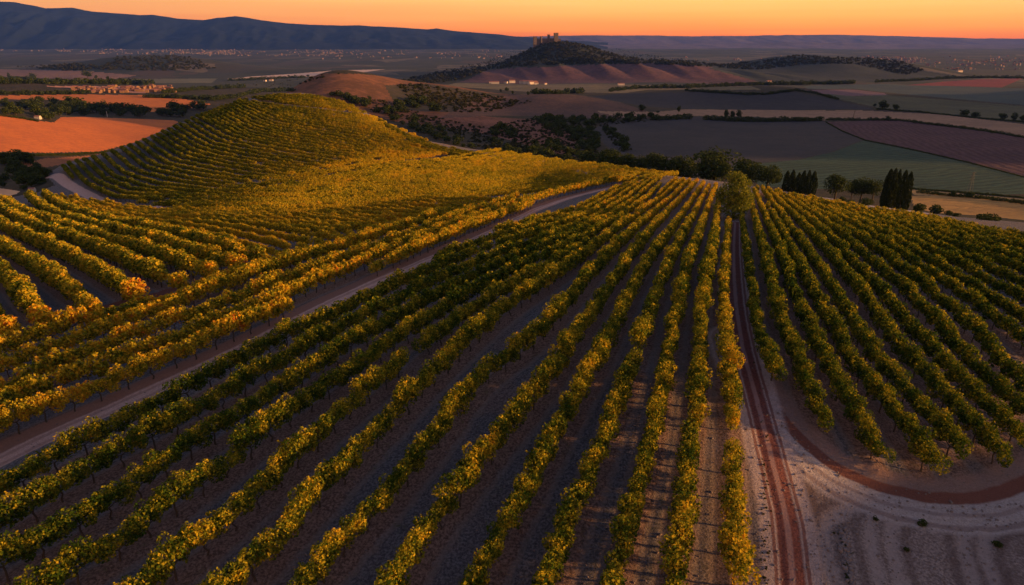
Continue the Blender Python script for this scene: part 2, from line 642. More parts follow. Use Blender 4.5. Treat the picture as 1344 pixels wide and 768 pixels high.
CRESTPATH_PX = [(312, 130.5), (330, 134), (370, 141), (415, 146), (450, 150), (500, 157)]
REDPATH_PX = [(-60, 470), (0, 449), (83, 417), (217, 384), (267, 370), (333, 350), (433, 324), (481, 309), (540, 296)]
road = world_line(ROAD_PX, 90)
track = world_line(TRACK_PX, 70)
curve = world_line(CURVE_PX, 70)
farm = world_line(FARM_PX, 50)
hillpath = world_line(HILLPATH_PX, 50)
crestpath = world_line(CRESTPATH_PX, 40)
redpath = world_line(REDPATH_PX, 50)

A_ROWS = [
    [(967, 830), (966, 768), (964, 620), (963, 568), (957, 480), (951, 420), (950, 370), (953, 340), (957, 285)],
    [(878, 820), (885, 768), (898, 659), (909, 568), (917, 498), (919, 446), (920, 394), (923, 368), (928, 356), (937, 320), (941, 279), (943, 262)],
    [(782, 820), (803, 768), (828, 672), (857, 568), (871, 485), (882, 441), (895, 368), (903, 350), (921, 291), (931, 263), (940, 241)],
    [(693, 820), (718, 768), (752, 672), (794, 568), (827, 485), (848, 420), (866, 368), (874, 352), (903, 291), (917, 266), (931, 241)],
    [(586, 820), (621, 768), (649, 714), (686, 646), (731, 563), (767, 498), (796, 446), (827, 381), (842, 352), (871, 313), (899, 272), (924, 238)],
    [(478, 820), (517, 768), (548, 706), (584, 656), (626, 607), (664, 560), (702, 514), (736, 467), (767, 420), (804, 368), (815, 352), (842, 313), (874, 276), (914, 237)],
    [(350, 815), (407, 755), (454, 698), (498, 655), (532, 613), (569, 572), (600, 528), (636, 480), (663, 487 - 20), (702, 440), (741, 397), (772, 360), (819, 309), (849, 282), (885, 255), (905, 235)],
    [(240, 806), (300, 761), (363, 703), (397, 664), (420, 641), (454, 604), (496, 562), (534, 520), (573, 482), (612, 443), (648, 412), (676, 420 - 32), (715, 368), (769, 330), (814, 293), (853, 266), (881, 248), (897, 234)],
    [(130, 802), (198, 755), (247, 719), (273, 693), (312, 667), (338, 638), (384, 600), (412, 568), (451, 532), (498, 498), (534, 468), (586, 425), (625, 397), (689, 364), (760, 326), (796, 303), (828, 280), (867, 253), (888, 233)],
    [(-10, 805), (52, 761), (99, 744), (138, 716), (182, 690), (229, 646), (276, 617), (322, 583), (368, 545), (409, 516), (446, 494), (495, 459), (545, 425), (594, 397), (633, 373), (700, 340), (760, 315), (820, 278), (860, 250), (878, 231)],
    [(-60, 765), (13, 727), (65, 701), (104, 677), (143, 654), (182, 628), (208, 606), (247, 580), (300, 549), (334, 529), (370, 508), (412, 480), (456, 449), (508, 420), (547, 399), (590, 373), (660, 340), (760, 306), (820, 270), (868, 230)],
    [(-60, 712), (21, 672), (57, 646), (104, 617), (148, 594), (198, 567), (246, 540), (300, 509), (342, 487), (386, 464), (441, 430), (487, 407), (534, 384), (566, 367), (660, 328), (760, 297), (815, 263), (860, 230)],
    [(-60, 668), (0, 636), (34, 612), (94, 584), (130, 568), (200, 531), (260, 500), (300, 478), (339, 457), (391, 433), (420, 417), (456, 402), (503, 378), (570, 349), (620, 328), (700, 304), (760, 287), (810, 257), (853, 231)],
    [(575, 336), (640, 311), (700, 295), (760, 279), (806, 252), (847, 232)],
    [(655, 300), (700, 287), (760, 271), (800, 249), (840, 233)],
]
B_ROWS = [
    [(973, 272), (974, 279), (981, 325), (986, 359), (991, 402), (999, 438), (1009, 463), (1019, 487)],
    [(987, 262), (988, 273), (1003, 325), (1014, 373), (1029, 425), (1043, 457), (1060, 500), (1080, 540), (1092, 562)],
    [(991, 247), (994, 256), (1012, 296), (1032, 347), (1050, 399), (1066, 431), (1083, 469), (1109, 515), (1135, 555), (1157, 591)],
    [(994, 245), (1023, 293), (1049, 342), (1075, 393), (1098, 435), (1120, 472), (1149, 509), (1183, 549), (1219, 601)],
    [(1001, 246), (1040, 296), (1072, 342), (1103, 390), (1128, 435), (1155, 472), (1189, 509), (1226, 549), (1270, 598)],
    [(1009, 247), (1054, 290), (1095, 336), (1138, 390), (1166, 435), (1198, 469), (1241, 515), (1281, 555), (1310, 587)],
    [(1015, 248), (1072, 290), (1123, 342), (1166, 390), (1202, 435), (1232, 469), (1281, 515), (1332, 563), (1352, 582)],
    [(1022, 249), (1089, 290), (1146, 339), (1204, 390), (1243, 435), (1269, 469), (1318, 512), (1350, 540), (1420, 590)],
    [(1029, 251), (1103, 289), (1172, 339), (1238, 390), (1275, 435 - 12), (1302, 455), (1344, 503), (1440, 568)],
    [(1037, 253), (1120, 289), (1198, 339), (1272, 388), (1341, 436), (1450, 512)],
    [(1044, 255), (1138, 291), (1224, 339), (1344, 413), (1460, 480)],
    [(1052, 256), (1160, 296), (1249, 339), (1344, 388), (1470, 452)],
    [(1080, 261), (1200, 297), (1344, 350), (1490, 404)],
    [(1130, 270), (1250, 298), (1344, 323), (1490, 362)],
    [(1200, 279), (1290, 297), (1344, 306), (1490, 332)],
]
C_ROWS = [
    [(-60, 582), (10, 552), (62, 530), (137, 503), (175, 487), (212, 470), (262, 450), (325, 421), (365, 403), (417, 387), (456, 368), (498, 345), (581, 310), (648, 283), (695, 266), (740, 252), (790, 242), (830, 234)],
    [(-60, 560), (0, 531), (25, 520), (112, 487), (175, 464), (237, 440), (300, 412), (360, 390), (440, 358), (520, 325), (600, 293), (690, 261), (770, 242), (815, 234)],
    [(-60, 532), (12, 507), (62, 485), (125, 458), (200, 430), (275, 404), (340, 378), (430, 346), (520, 315), (600, 284), (680, 258)],
    [(-60, 503), (12, 477), (75, 452), (125, 434), (200, 408), (270, 382), (340, 356), (430, 328), (510, 303), (590, 276)],
    [(-60, 480), (0, 458), (50, 440), (110, 420), (210, 393), (280, 370), (345, 349), (430, 323 + 2)],
]
T_ROWS = [
    [(8, 437), (-20, 405), (-70, 362)],
    [(56, 421), (10, 366), (-60, 316)],
    [(124, 406), (70, 366), (28, 338), (-40, 302)],
    [(180, 390), (120, 352), (72, 327), (10, 300), (-50, 272)],
    [(234, 373), (160, 340), (110, 320), (40, 297), (-20, 262)],
    [(277, 361), (200, 332), (140, 315), (80, 298), (30, 280), (5, 264)],
    [(310, 350), (230, 325), (170, 309), (110, 295), (60, 277), (40, 259)],
    [(345, 342), (270, 318), (200, 303), (140, 292), (85, 275), (60, 257)],
]
E_ROWS = [
    [(350, 340), (275, 316), (205, 301), (145, 290), (88, 273), (64, 255)],
    [(462, 314), (340, 293), (240, 283), (170, 280), (120, 269), (98, 257)],
    [(555, 290), (430, 279), (320, 277), (225, 277)],
    [(670, 262), (560, 260), (450, 266), (380, 270)],
]
D_ROWS = [
    [(226, 273), (330, 270), (450, 263), (560, 257), (680, 251), (780, 243), (848, 231)],
    [(300, 254), (380, 254), (470, 246), (570, 239), (680, 234), (760, 230), (812, 226)],
    [(400, 236), (470, 233), (550, 226), (640, 220), (700, 217), (728, 215)],
    [(510, 214), (560, 210), (600, 205), (628, 199)],
]
H_ROWS = [
    [(78, 224), (86, 234), (112, 248), (140, 260), (170, 267), (222, 266)],
    [(92, 214), (112, 238), (150, 256), (190, 259), (250, 260)],
    [(125, 207), (150, 230), (195, 244), (250, 249), (300, 249)],
    [(162, 194), (192, 219), (245, 231), (300, 239), (345, 241)],
    [(202, 180), (238, 204), (300, 217), (370, 227), (435, 224)],
    [(262, 152), (310, 179), (390, 194), (470, 206), (545, 204)],
    [(318, 133), (368, 154), (460, 170), (540, 186), (580, 196)],
    [(322, 131), (385, 140), (440, 146), (500, 158)],
    [(345, 127), (400, 131), (440, 136), (470, 144)],
    [(378, 123.5), (410, 124), (440, 131)],
]
LIFT = 1.4


def families(guides, spacing, mid=28, forced=None, ext=(0, 0)):
    """rows between traced guide rows, spaced `spacing` metres apart on the ground"""
    res = [resample(smooth(resample(g, 40), 2), mid) for g in guides]
    wl = [drop(*g.T, lift=LIFT) for g in res]
    rows = []
    for i in range(len(res)):
        rows.append((res[i], True))
        if i + 1 < len(res):
            p, q = wl[i], wl[i + 1]
            p = p[~np.isnan(p[:, 0])]; q = q[~np.isnan(q[:, 0])]
            d = np.sqrt(((p[:, None, :2] - q[None, :, :2]) ** 2).sum(-1)).min(1)
            k = forced if forced else max(1, int(round(np.median(d) / spacing)))
            for j in range(1, k):
                rows.append((res[i] * (1 - j / k) + res[i + 1] * (j / k), False))
    out = []
    for r, _ in rows:
        p = drop(*resample(r, 70).T, lift=LIFT)
        p = p[~np.isnan(p[:, 0])]
        if len(p) < 3:
            continue
        seg = np.hypot(*np.diff(p[:, :2], axis=0).T)
        bad = np.nonzero(seg > 14)[0]          # a jump over a crest ends the row
        cuts = np.split(p, bad + 1)
        p = max(cuts, key=len)
        if len(p) < 3:
            continue
        p = p.copy()
        for _i in range(3):
            p[1:-1] = .25 * p[:-2] + .5 * p[1:-1] + .25 * p[2:]
        for e_, end in ((ext[0], 0), (ext[1], -1)):
            if e_:                                  # carry the row on over the crest
                d_ = p[end, :2] - p[2 if end == 0 else -3, :2]
                q_ = p[end].copy(); q_[:2] += d_ / (np.linalg.norm(d_) + 1e-9) * e_
                p = np.vstack([q_, p]) if end == 0 else np.vstack([p, q_])
        out.append(p)
    return out


BLOCKS = {
    'A': (families(A_ROWS, 3.0, forced=1), 1.8, -0.04, 1.03),
    'B': (families(B_ROWS[:12], 3.0, forced=1) + families(B_ROWS[11:], 2.7)[1:], 1.7, -0.13, .98),
    'C': (families(C_ROWS, 3.0, forced=1), 1.8, 0.11, 1.02),
    'T': (families(T_ROWS, 4.4, forced=1), 1.4, 0.05, 1.2),
    'E': (families(E_ROWS, 2.5), 1.6, 0.15, 1.0),
    'D': (families(D_ROWS, 2.5, ext=(0, 14)), 1.5, 0.09, 1.0),
    'F': (families([[(505, 161), (545, 181), (580, 192), (618, 199.5)], [(500, 160), (545, 188), (580, 199), (600, 202)]], 1.6, ext=(3, 6)), 1.6, .02, 1.0),
    'H': (families(H_ROWS, 2.4, ext=(4, 3)), 1.5, -0.03, 1.0),
}
paths_clear = [(road, .95), (track, .85), (curve, .8), (farm, 1.7), (hillpath, .8), (crestpath, 1.5), (redpath, 1.0)]
vines = []          # x, y, z, rot, scale, tint, block, row, order
for bk, (rows, step, tint, bs) in BLOCKS.items():
    for ri, p in enumerate(rows):
        d = np.r_[0, np.cumsum(np.hypot(*np.diff(p[:, :2], axis=0).T))]
        if d[-1] < 2:
            continue
        t = np.arange(0, d[-1], step)
        x = np.interp(t, d, p[:, 0]); y = np.interp(t, d, p[:, 1])
        dx = np.gradient(x) if len(x) > 1 else np.ones(1); dy = np.gradient(y) if len(y) > 1 else np.ones(1)
        for k in range(len(t)):
            if rng.random() < .012:
                continue
            sc = bs * rng.uniform(.88, 1.10) * (1 + (.11 if bk in 'ACT' and math.hypot(x[k], y[k]) < 75 else .05) * float(fbm(np.array([x[k] / 2.6]), np.array([y[k] / 2.6]), 77, 2)[0] * 2))
            tn = tint + rng.normal(0, .05 if bk in 'ACT' else .02)
            if bk in 'AB':
                sc *= .95 * float(np.interp(math.hypot(x[k], y[k]), [48, 110], [1, .78]))
                if ri == 0 and y[k] > 44:
                    sc *= .80
            if bk == 'A' and ri == 0:
                tn += .10
            if bk == 'A' and ri > 8:
                tn -= .07
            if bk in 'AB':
                tn += float(np.interp(y[k], [75, 125], [0, .22]))  # sunlit gold of the far crest is put into the leaf colour
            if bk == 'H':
                tn += float(np.interp(x[k], [-95, -60, -20], [-.04, .10, .26]))  # hill's sunlit right side is put into the tint, greener to the left
            if bk in 'TC' and k == 0:
                tn += .18
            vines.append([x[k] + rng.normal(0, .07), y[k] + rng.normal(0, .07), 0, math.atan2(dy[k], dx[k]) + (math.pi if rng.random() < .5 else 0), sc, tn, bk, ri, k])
vx = np.array([v[0] for v in vines]); vy = np.array([v[1] for v in vines])
keep = np.ones(len(vines), bool)
for ln, wd in paths_clear:
    keep &= np.abs(dist_to_line(vx, vy, ln)) > wd
tree_xy = drop(966, 286)[0]
keep &= np.hypot(vx - tree_xy[0], vy - tree_xy[1]) > 3.6
# rows of neighbouring blocks must not grow through one another
kd = kdtree.KDTree(len(vines))
for i, v in enumerate(vines):
    kd.insert((v[0], v[1], 0), i)
kd.balance()
for i, v in enumerate(vines):
    if not keep[i]:
        continue
    for co, j, dd in kd.find_range((v[0], v[1], 0), 1.15):
        if j > i and keep[j] and (vines[j][6], vines[j][7]) != (v[6], v[7]):
            keep[j] = False
vines = [v for v, k in zip(vines, keep) if k]
vz = hgt([v[0] for v in vines], [v[1] for v in vines])
for v, z in zip(vines, vz):
    v[2] = float(z) - 0.03
print('vines', len(vines), {b: sum(v[6] == b for v in vines) for b in BLOCKS})

# ------------------------------------------------------------------ the ground: one sheet cut along field and road edges
fx = lambda g: 0.25 * (g[:-1, :-1] + g[1:, :-1] + g[1:, 1:] + g[:-1, 1:])
cX, cY, cZ = fx(GX), fx(GY), fx(GZ)
cu, cv = project(cX, cY, cZ)


def in_poly(u, v, poly):
    poly = np.asarray(poly, float)
    c = np.zeros(u.shape, bool)
    j = len(poly) - 1
    for i in range(len(poly)):
        (xi, yi), (xj, yj) = poly[i], poly[j]
        if yi != yj:
            c ^= ((yi > v) != (yj > v)) & (u < (xj - xi) * (v - yi) / (yj - yi) + xi)
        j = i
    return c


VINE_POLY = [(-900, 262), (0, 261.5), (48, 253), (58, 249), (72, 243), (60, 230), (72, 222), (95, 208), (150, 190), (230, 158), (325, 122), (400, 112), (450, 126),
             (500, 148), (560, 176), (640, 190), (720, 206), (830, 219), (870, 226), (940, 231), (1000, 241), (1075, 256), (1100, 263), (1160, 274),
             (1250, 284), (1344, 292), (2400, 330), (2400, 5000), (-900, 5000)]
REG = {}          # name -> id
reg = np.zeros(cX.shape, np.int16)
names = ['valley_floor']


def region(name, mask):
    names.append(name)
    reg[mask] = len(names) - 1


# far land first
reg_plain = cY > 1500
region('plain', reg_plain)
FIELDS = [   # name, outline in the photo, (ymin, ymax), colour, second colour, furrows
    ('brown_hillside', [(300, 118), (330, 104), (380, 96), (470, 97), (560, 106), (640, 120), (700, 128), (640, 150), (600, 165), (560, 165), (520, 160), (440, 135), (380, 124)], (430, 1000), (.20, .085, .045), (.10, .05, .03), None),
    ('scrub_hillside', [(505, 112), (560, 110), (640, 122), (720, 132), (640, 148), (560, 150), (520, 140)], (560, 1000), (.07, .05, .035), (.045, .04, .026), None),
    ('red_slope', [(555, 155), (600, 150), (650, 154), (720, 158), (735, 170), (775, 186), (740, 205), (690, 190), (640, 176), (590, 168)], (300, 640), (.24, .10, .065), (.12, .055, .035), None),
    ('dark_hillside', [(575, 156), (630, 128), (690, 123), (750, 124), (800, 130), (862, 150), (850, 156), (760, 154), (690, 152), (640, 152)], (500, 900), (.15, .08, .055), (.09, .055, .045), None),
    ('slate_field', [(772, 172), (800, 160), (900, 153), (1000, 155), (1088, 160), (1110, 172), (1132, 184), (1090, 200), (1050, 209), (985, 226), (900, 232), (840, 226)], (260, 800), (.070, .062, .060), (.048, .046, .048), (.15, 5)),
    ('green_field', [(960, 218), (1050, 209.5), (1095, 199), (1133, 184.5), (1200, 198), (1270, 214), (1360, 236), (1500, 262), (1500, 275), (1344, 263), (1270, 252), (1200, 249), (1130, 250), (1000, 245)], (230, 600), (.055, .092, .056), (.04, .068, .046), (.4, 6)),
    ('plum_field', [(1082, 160), (1180, 157.5), (1280, 171), (1344, 180), (1500, 205), (1500, 268), (1360, 235), (1270, 212.5), (1200, 196.5), (1135, 183.5), (1105, 171)], (260, 900), (.115, .056, .060), (.076, .04, .046), (1.2, 5)),
    ('tan_field', [(780, 146), (860, 147), (900, 143.5), (1050, 145), (1130, 145), (1230, 150), (1344, 163), (1500, 190), (1500, 205), (1344, 179), (1270, 169), (1180, 156.5), (1080, 158), (980, 153), (900, 152), (820, 155)], (500, 1100), (.38, .22, .13), (.27, .16, .10), (.1, 9)),
    ('blue_hill_field', [(770, 127), (830, 122), (920, 121), (1000, 121), (1045, 121), (1100, 132), (1148, 143), (1050, 144.5), (900, 143), (850, 140)], (700, 1500), (.054, .05, .052), (.04, .039, .042), (.3, 9)),
    ('olive_field', [(1050, 120), (1120, 126.5), (1165, 125), (1240, 131), (1344, 139), (1500, 150), (1500, 185), (1344, 160), (1240, 150), (1160, 143), (1105, 131)], (700, 1600), (.12, .112, .06), (.08, .08, .048), (.2, 12)),
    ('mauve_field', [(1055, 118), (1120, 117.5), (1160, 122), (1165, 125), (1120, 126), (1070, 122)], (900, 1800), (.20, .11, .11), (.15, .085, .09), None),
    ('dark_green_field', [(1055, 113), (1160, 110), (1200, 112), (1312, 115), (1500, 120), (1500, 150), (1344, 138), (1200, 125), (1160, 121), (1120, 116.5), (1060, 117)], (900, 2100), (.075, .095, .075), (.06, .075, .07), None),
    ('red_field', [(1190, 112), (1240, 107), (1290, 104), (1342, 103), (1315, 115), (1250, 113)], (1200, 2600), (.26, .055, .05), (.19, .05, .05), None),
    ('gold_field', [(1196, 257), (1240, 257), (1290, 261), (1344, 267), (1460, 280), (1460, 300), (1344, 289), (1290, 283), (1235, 280), (1200, 274)], (130, 260), (.52, .28, .085), (.36, .20, .07), (.2, 3)),
    ('gold_strip', [(1190, 248), (1240, 252), (1344, 261), (1460, 273), (1460, 279), (1344, 266), (1270, 259), (1200, 256)], (160, 330), (.45, .26, .09), (.33, .19, .07), None),
    ('gravel_yard', [(1072, 258), (1100, 262), (1130, 268), (1165, 273), (1200, 277), (1250, 284), (1205, 290), (1130, 281), (1080, 268)], (140, 240), (.46, .38, .37), (.36, .28, .27), None),
    ('olive_field', [(560, 108), (680, 110.5), (800, 111), (985, 113), (1000, 118), (850, 118), (820, 122), (700, 121), (600, 114)], (800, 1700), (.20, .15, .075), (.13, .10, .06), None),
    ('furrowed_foothill', [(600, 108), (640, 88), (700, 84), (780, 84), (850, 78), (960, 86), (1010, 100), (985, 110), (800, 110.5), (680, 110)], (1650, 2070), (.135, .068, .062), (.07, .042, .046), None),
    ('castle_hill', [(470, 135), (560, 100), (700, 52), (730, 48), (760, 52), (900, 70), (1000, 90), (1000, 110), (960, 88), (850, 82), (700, 88), (640, 92), (610, 106), (590, 111), (530, 112)], (1500, 3000), (.05, .046, .028), (.03, .032, .02), None),
    ('wooded_hillside', [(930, 90), (1010, 78), (1060, 72), (1120, 78), (1160, 76), (1215, 93), (1260, 100), (1180, 104), (1100, 108), (1000, 108)], (1700, 3200), (.05, .055, .045), (.035, .04, .035), None),
    ('orange_field', [(-200, 145), (0, 150), (20, 153), (50, 158.5), (71, 161), (80, 154), (110, 153.5), (228, 158), (234, 160), (205, 180), (130, 199), (60, 200.5), (-200, 196)], (340, 800), (.66, .185, .05), (.50, .14, .05), (.9, 3.2)),
    ('orange_field', [(-200, 126), (0, 125.5), (105, 124), (190, 125), (240, 130), (279, 137), (245, 142.5), (200, 147), (140, 138), (75, 130.5), (-200, 129)], (700, 1400), (.68, .20, .05), (.55, .16, .05), (.2, 7)),
    ('pink_field', [(-200, 112.5), (0, 112.5), (150, 113.5), (215, 113), (228, 117), (190, 122), (110, 123.5), (60, 119), (-200, 119)], (900, 1900), (.55, .24, .15), (.42, .20, .14), None),
    ('brown_field', [(-200, 91), (0, 91), (110, 93), (180, 99), (150, 104), (60, 103), (-200, 97)], (1500, 3600), (.26, .14, .10), (.19, .11, .085), None),
    ('olive_field', [(165, 104), (285, 103), (278, 109), (170, 109)], (1300, 2400), (.17, .15, .085), (.12, .11, .07), None),
    ('cream_field', [(296, 104), (330, 100.5), (385, 97), (440, 92.5), (505, 91), (455, 98), (390, 101), (330, 103.5)], (1500, 3200), (.66, .44, .32), (.55, .36, .27), None),
    ('rust_field', [(26, 214), (60, 208), (110, 205), (150, 200), (130, 206), (100, 212), (45, 223)], (240, 480), (.34, .13, .055), (.24, .09, .045), None),
]
for f in FIELDS:
    ulo, vlo = np.min(f[1], 0); uhi, vhi = np.max(f[1], 0)
    m0 = (cY > f[2][0]) & (cY < f[2][1]) & (cu > ulo) & (cu < uhi) & (cv > vlo) & (cv < vhi)
    mk = np.zeros(cX.shape, bool)
    mk[m0] = in_poly(cu[m0], cv[m0], f[1])
    region(f[0], mk)
near = (cY < 275) & (cv > 100)
vmask = np.zeros(cX.shape, bool)
vmask[near] = in_poly(np.clip(cu[near], -890, 2390), np.clip(cv[near], 0, 4990), VINE_POLY)
vmask &= (cZ > -15.5)
region('vineyard_soil', vmask)
region('pond', (cY > 180) & (cY < 240) & in_poly(cu, cv, [(-200, 249), (0, 247), (26, 251), (20, 256), (0, 260), (-200, 268)]))
dR = dist_to_line(GX, GY, road); dT = dist_to_line(GX, GY, track); dC = dist_to_line(GX, GY, curve)
dF = np.minimum.reduce([np.abs(dist_to_line(GX, GY, l_)) for l_ in (farm,)])
dP = np.minimum.reduce([np.abs(dist_to_line(GX, GY, l_)) for l_ in (hillpath, redpath)])
dK = np.abs(dist_to_line(GX, GY, crestpath))
CLEAR = [(1062, 900), (1050, 768), (1040, 690), (1026, 620), (1012, 560), (1000, 520), (1006, 522), (1030, 556), (1062, 590), (1104, 622), (1155, 646), (1220, 661), (1285, 662), (1330, 652), (1400, 622), (1700, 640), (1700, 900)]
clr = np.zeros(cX.shape, bool)
mm = (cY < 75)
clr[mm] = in_poly(cu[mm], cv[mm], CLEAR)
region('clearing', clr)
region('curved_track', (np.abs(fx(dC)) < 2.1))
region('dirt_track', (np.abs(fx(dT)) < 1.6) & (cY < 112))
region('dirt_road', np.abs(fx(dR)) < 1.1)
region('farm_road', (fx(dF) < 1.5) & (cY < 240))
region('footpath', fx(dP) < .9)
region('footpath', (fx(dK) < 1.1))

SWIRL_PX = [
    [(1098, 800), (1088, 740), (1080, 705), (1084, 685), (1106, 670), (1140, 663), (1185, 662), (1240, 668), (1344, 668)],
    [(1165, 800), (1152, 750), (1144, 720), (1142, 690), (1152, 676)],
    [(1188, 800), (1178, 750), (1170, 715), (1168, 690), (1180, 674)],
    [(1290, 800), (1272, 745), (1264, 712), (1270, 690), (1296, 678), (1344, 672)],
    [(1316, 800), (1300, 750), (1290, 720), (1296, 698), (1325, 684), (1390, 676)],
    [(1030, 583), (1042, 620), (1055, 680), (1063, 730), (1068, 790)],
    [(1012, 548), (1045, 590), (1090, 618), (1140, 645), (1200, 664), (1270, 668), (1360, 655)],
]
dS = np.full(GX.shape, 30.0)
sel = GY < 60
tmp = dS[sel]
for s_ in SWIRL_PX:
    tmp = np.minimum(tmp, np.abs(dist_to_line(GX[sel], GY[sel], world_line(s_, 50))))
dS[sel] = tmp
# distance to the closest vine row, for the tilled strip under the vines
dV = np.full(GX.shape, 3.0)
rp = []
for bk in 'ABCT':
    for p in BLOCKS[bk][0]:
        d = np.r_[0, np.cumsum(np.hypot(*np.diff(p[:, :2], axis=0).T))]
        t = np.arange(0, d[-1], .35)
        rp.append(np.c_[np.interp(t, d, p[:, 0]), np.interp(t, d, p[:, 1])])
rp = np.concatenate(rp)
cell = 3.0
buckets = {}
for i_, (kx, ky) in enumerate(np.floor(rp / cell).astype(int)):
    buckets.setdefault((kx, ky), []).append(i_)
sel = (GY < 150) & (GY > 22) & (np.abs(GX / GY) < 1.0)
sx_, sy_ = GX[sel], GY[sel]
o_ = np.full(len(sx_), 3.0)
keys = np.floor(np.c_[sx_, sy_] / cell).astype(int)
order = np.lexsort((keys[:, 1], keys[:, 0]))
ks = keys[order]
brk = np.nonzero(np.any(np.diff(ks, axis=0) != 0, axis=1))[0] + 1
for idx in np.split(order, brk):
    kx, ky = keys[idx[0]]
    cand = [c for dx_ in (-1, 0, 1) for dy_ in (-1, 0, 1) for c in buckets.get((kx + dx_, ky + dy_), ())]
    if cand:
        cp = rp[cand]
        o_[idx] = np.minimum(3.0, np.sqrt(((sx_[idx, None] - cp[None, :, 0]) ** 2 + (sy_[idx, None] - cp[None, :, 1]) ** 2).min(1)))
dV[sel] = o_

# shallow relief of the wheel ruts and of the alleys between the rows
GZ2 = GZ.copy()
GZ2 -= 0.04 * np.exp(-((np.abs(dT) - .5) / .2) ** 2)
GZ2 -= 0.05 * np.exp(-((np.abs(dR + .15) - .5) / .2) ** 2)
GZ2 -= 0.06 * np.exp(-((dC + 0.1) / .45) ** 2)
GZ2 -= 0.03 * np.exp(-(dS / .3) ** 2) - 0.015 * np.exp(-((dS - .6) / .2) ** 2)
GZ2 += 0.10 * np.exp(-(dV / .5) ** 2) * (dV < 2.9) - 0.02 * np.exp(-((dV - .95) / .2) ** 2)


def near_ground():
    m, nb = new_mat('vineyard_ground')
    p = nb.pos()
    n_big = nb.noise(p, .12, 4, .6)
    n_mid = nb.noise(p, .9, 5, .65)
    n_fine = nb.noise(p, 7.0, 5, .7)
    n_st = nb.noise(nb.scaled(p, (1, 1, 1)), 2.6, 5, .72, .6)
    aR, aT, aC, aV, aS = (nb.attr(k) for k in ('d_road', 'd_track', 'd_curve', 'd_row', 'd_swirl'))
    aF, aP, clear = nb.attr('d_farm'), nb.attr('d_path'), nb.attr('clearing')
    wob = nb.math('MULTIPLY', nb.math('SUBTRACT', n_mid, .5), .8)
    # gravelly alleys, browner earth under the vines
    c = nb.mix(nb.step(n_fine, .36, .66), (.075, .067, .070), (.24, .21, .205))
    c = nb.mix(nb.step(n_st, .62, .74), c, (.23, .20, .19))
    brown = nb.mix(nb.step(n_fine, .36, .66), (.105, .064, .050), (.33, .21, .165))
    vr = nb.math('ADD', aV, nb.math('MULTIPLY', nb.math('SUBTRACT', n_mid, .5), 1.5))
    c = nb.mix(nb.math('SUBTRACT', 1.0, nb.step(vr, .55, 1.25)), c, brown)
    c = nb.mix(nb.math('MULTIPLY', nb.step(n_big, .5, .68), .7), c, brown)
    # wheel lines of the tractor and thin weeds in the alleys
    rut = nb.band(nb.math('ADD', aV, nb.math('MULTIPLY', nb.math('SUBTRACT', n_mid, .5), .25)), .92, .10, .14)
    c = nb.mix(nb.math('MULTIPLY', rut, .45), c, (.26, .20, .175))
    wd = nb.noise(p, 1.3, 6, .75, .8)
    c = nb.mix(nb.math('MULTIPLY', nb.step(wd, .56, .64), nb.math('MULTIPLY', nb.step(n_fine, .45, .6), .8)), c, (.085, .085, .030))
    # fallen leaves and weeds under the vines
    lt = nb.noise(p, 16, 3, .8)
    c = nb.mix(nb.math('MULTIPLY', nb.step(lt, .66, .72), nb.math('SUBTRACT', 1.0, nb.step(aV, .5, 1.6))), c, (.20, .15, .03))
    # clearing
    cl = nb.mix(nb.step(n_fine, .34, .66), (.17, .125, .115), (.41, .325, .30))
    cl = nb.mix(nb.math('MULTIPLY', nb.step(nb.noise(p, 1.7, 6, .8, 1.2), .52, .64), .6), cl, (.12, .078, .07))
    cl = nb.mix(nb.math('MULTIPLY', nb.step(nb.math('ADD', n_big, nb.math('MULTIPLY', n_st, .4)), .60, .74), .6), cl, (.16, .108, .097))
    sw = nb.math('ADD', aS, nb.math('MULTIPLY', nb.math('SUBTRACT', n_mid, .5), .5))
    cl = nb.mix(nb.math('MULTIPLY', nb.band(sw, 0, .14, .32), .62), cl, (.42, .335, .315))
    cl = nb.mix(nb.math('MULTIPLY', nb.band(sw, .72, .10, .25), .45), cl, (.10, .062, .056))
    c = nb.mix(nb.step(nb.math('ADD', clear, nb.math('MULTIPLY', wob, .25)), .35, .65), c, cl)
    # curved track: reddish outer rut, chalky running surface
    aCw = nb.math('ADD', aC, nb.math('MULTIPLY', wob, .35))
    strk = nb.noise(p, 4.5, 4, .8, 1.5)
    chalk = nb.mix(nb.step(strk, .3, .7), (.31, .255, .245), (.54, .455, .435))
    c = nb.mix(nb.math('MULTIPLY', nb.band(aCw, -1.3, 1.1, .5), .95), c, chalk)
    c = nb.mix(nb.math('MULTIPLY', nb.band(aCw, -2.2, .10, .18), .6), c, (.20, .13, .12))
    c = nb.mix(nb.math('MULTIPLY', nb.band(aCw, -1.25, .08, .15), .5), c, (.22, .15, .14))
    c = nb.mix(nb.math('MULTIPLY', nb.band(aCw, .95, .35, .7), .65), c, (.33, .20, .165))
    c = nb.mix(nb.band(aCw, 0.05, .34, .2), c, nb.mix(strk, (.12, .045, .035), (.27, .115, .085)))
    # straight red track
    aTw = nb.math('ADD', aT, nb.math('MULTIPLY', wob, .22))
    shoulder = nb.mix(nb.step(strk, .3, .7), (.32, .24, .225), (.54, .43, .41))
    c = nb.mix(nb.math('MULTIPLY', nb.band(aTw, 0, 1.3, .4), .92), c, shoulder)
    red = nb.mix(nb.step(strk, .3, .72), (.105, .032, .028), (.25, .085, .068))
    c = nb.mix(nb.math('MULTIPLY', nb.band(aTw, 0, .5, .2), .95), c, red)
    c = nb.mix(nb.band(aTw, 0.02, .09, .12), c, (.34, .20, .18))
    c = nb.mix(nb.math('MULTIPLY', nb.band(nb.math('ABSOLUTE', aTw), .8, .05, .09), .8), c, (.16, .055, .045))
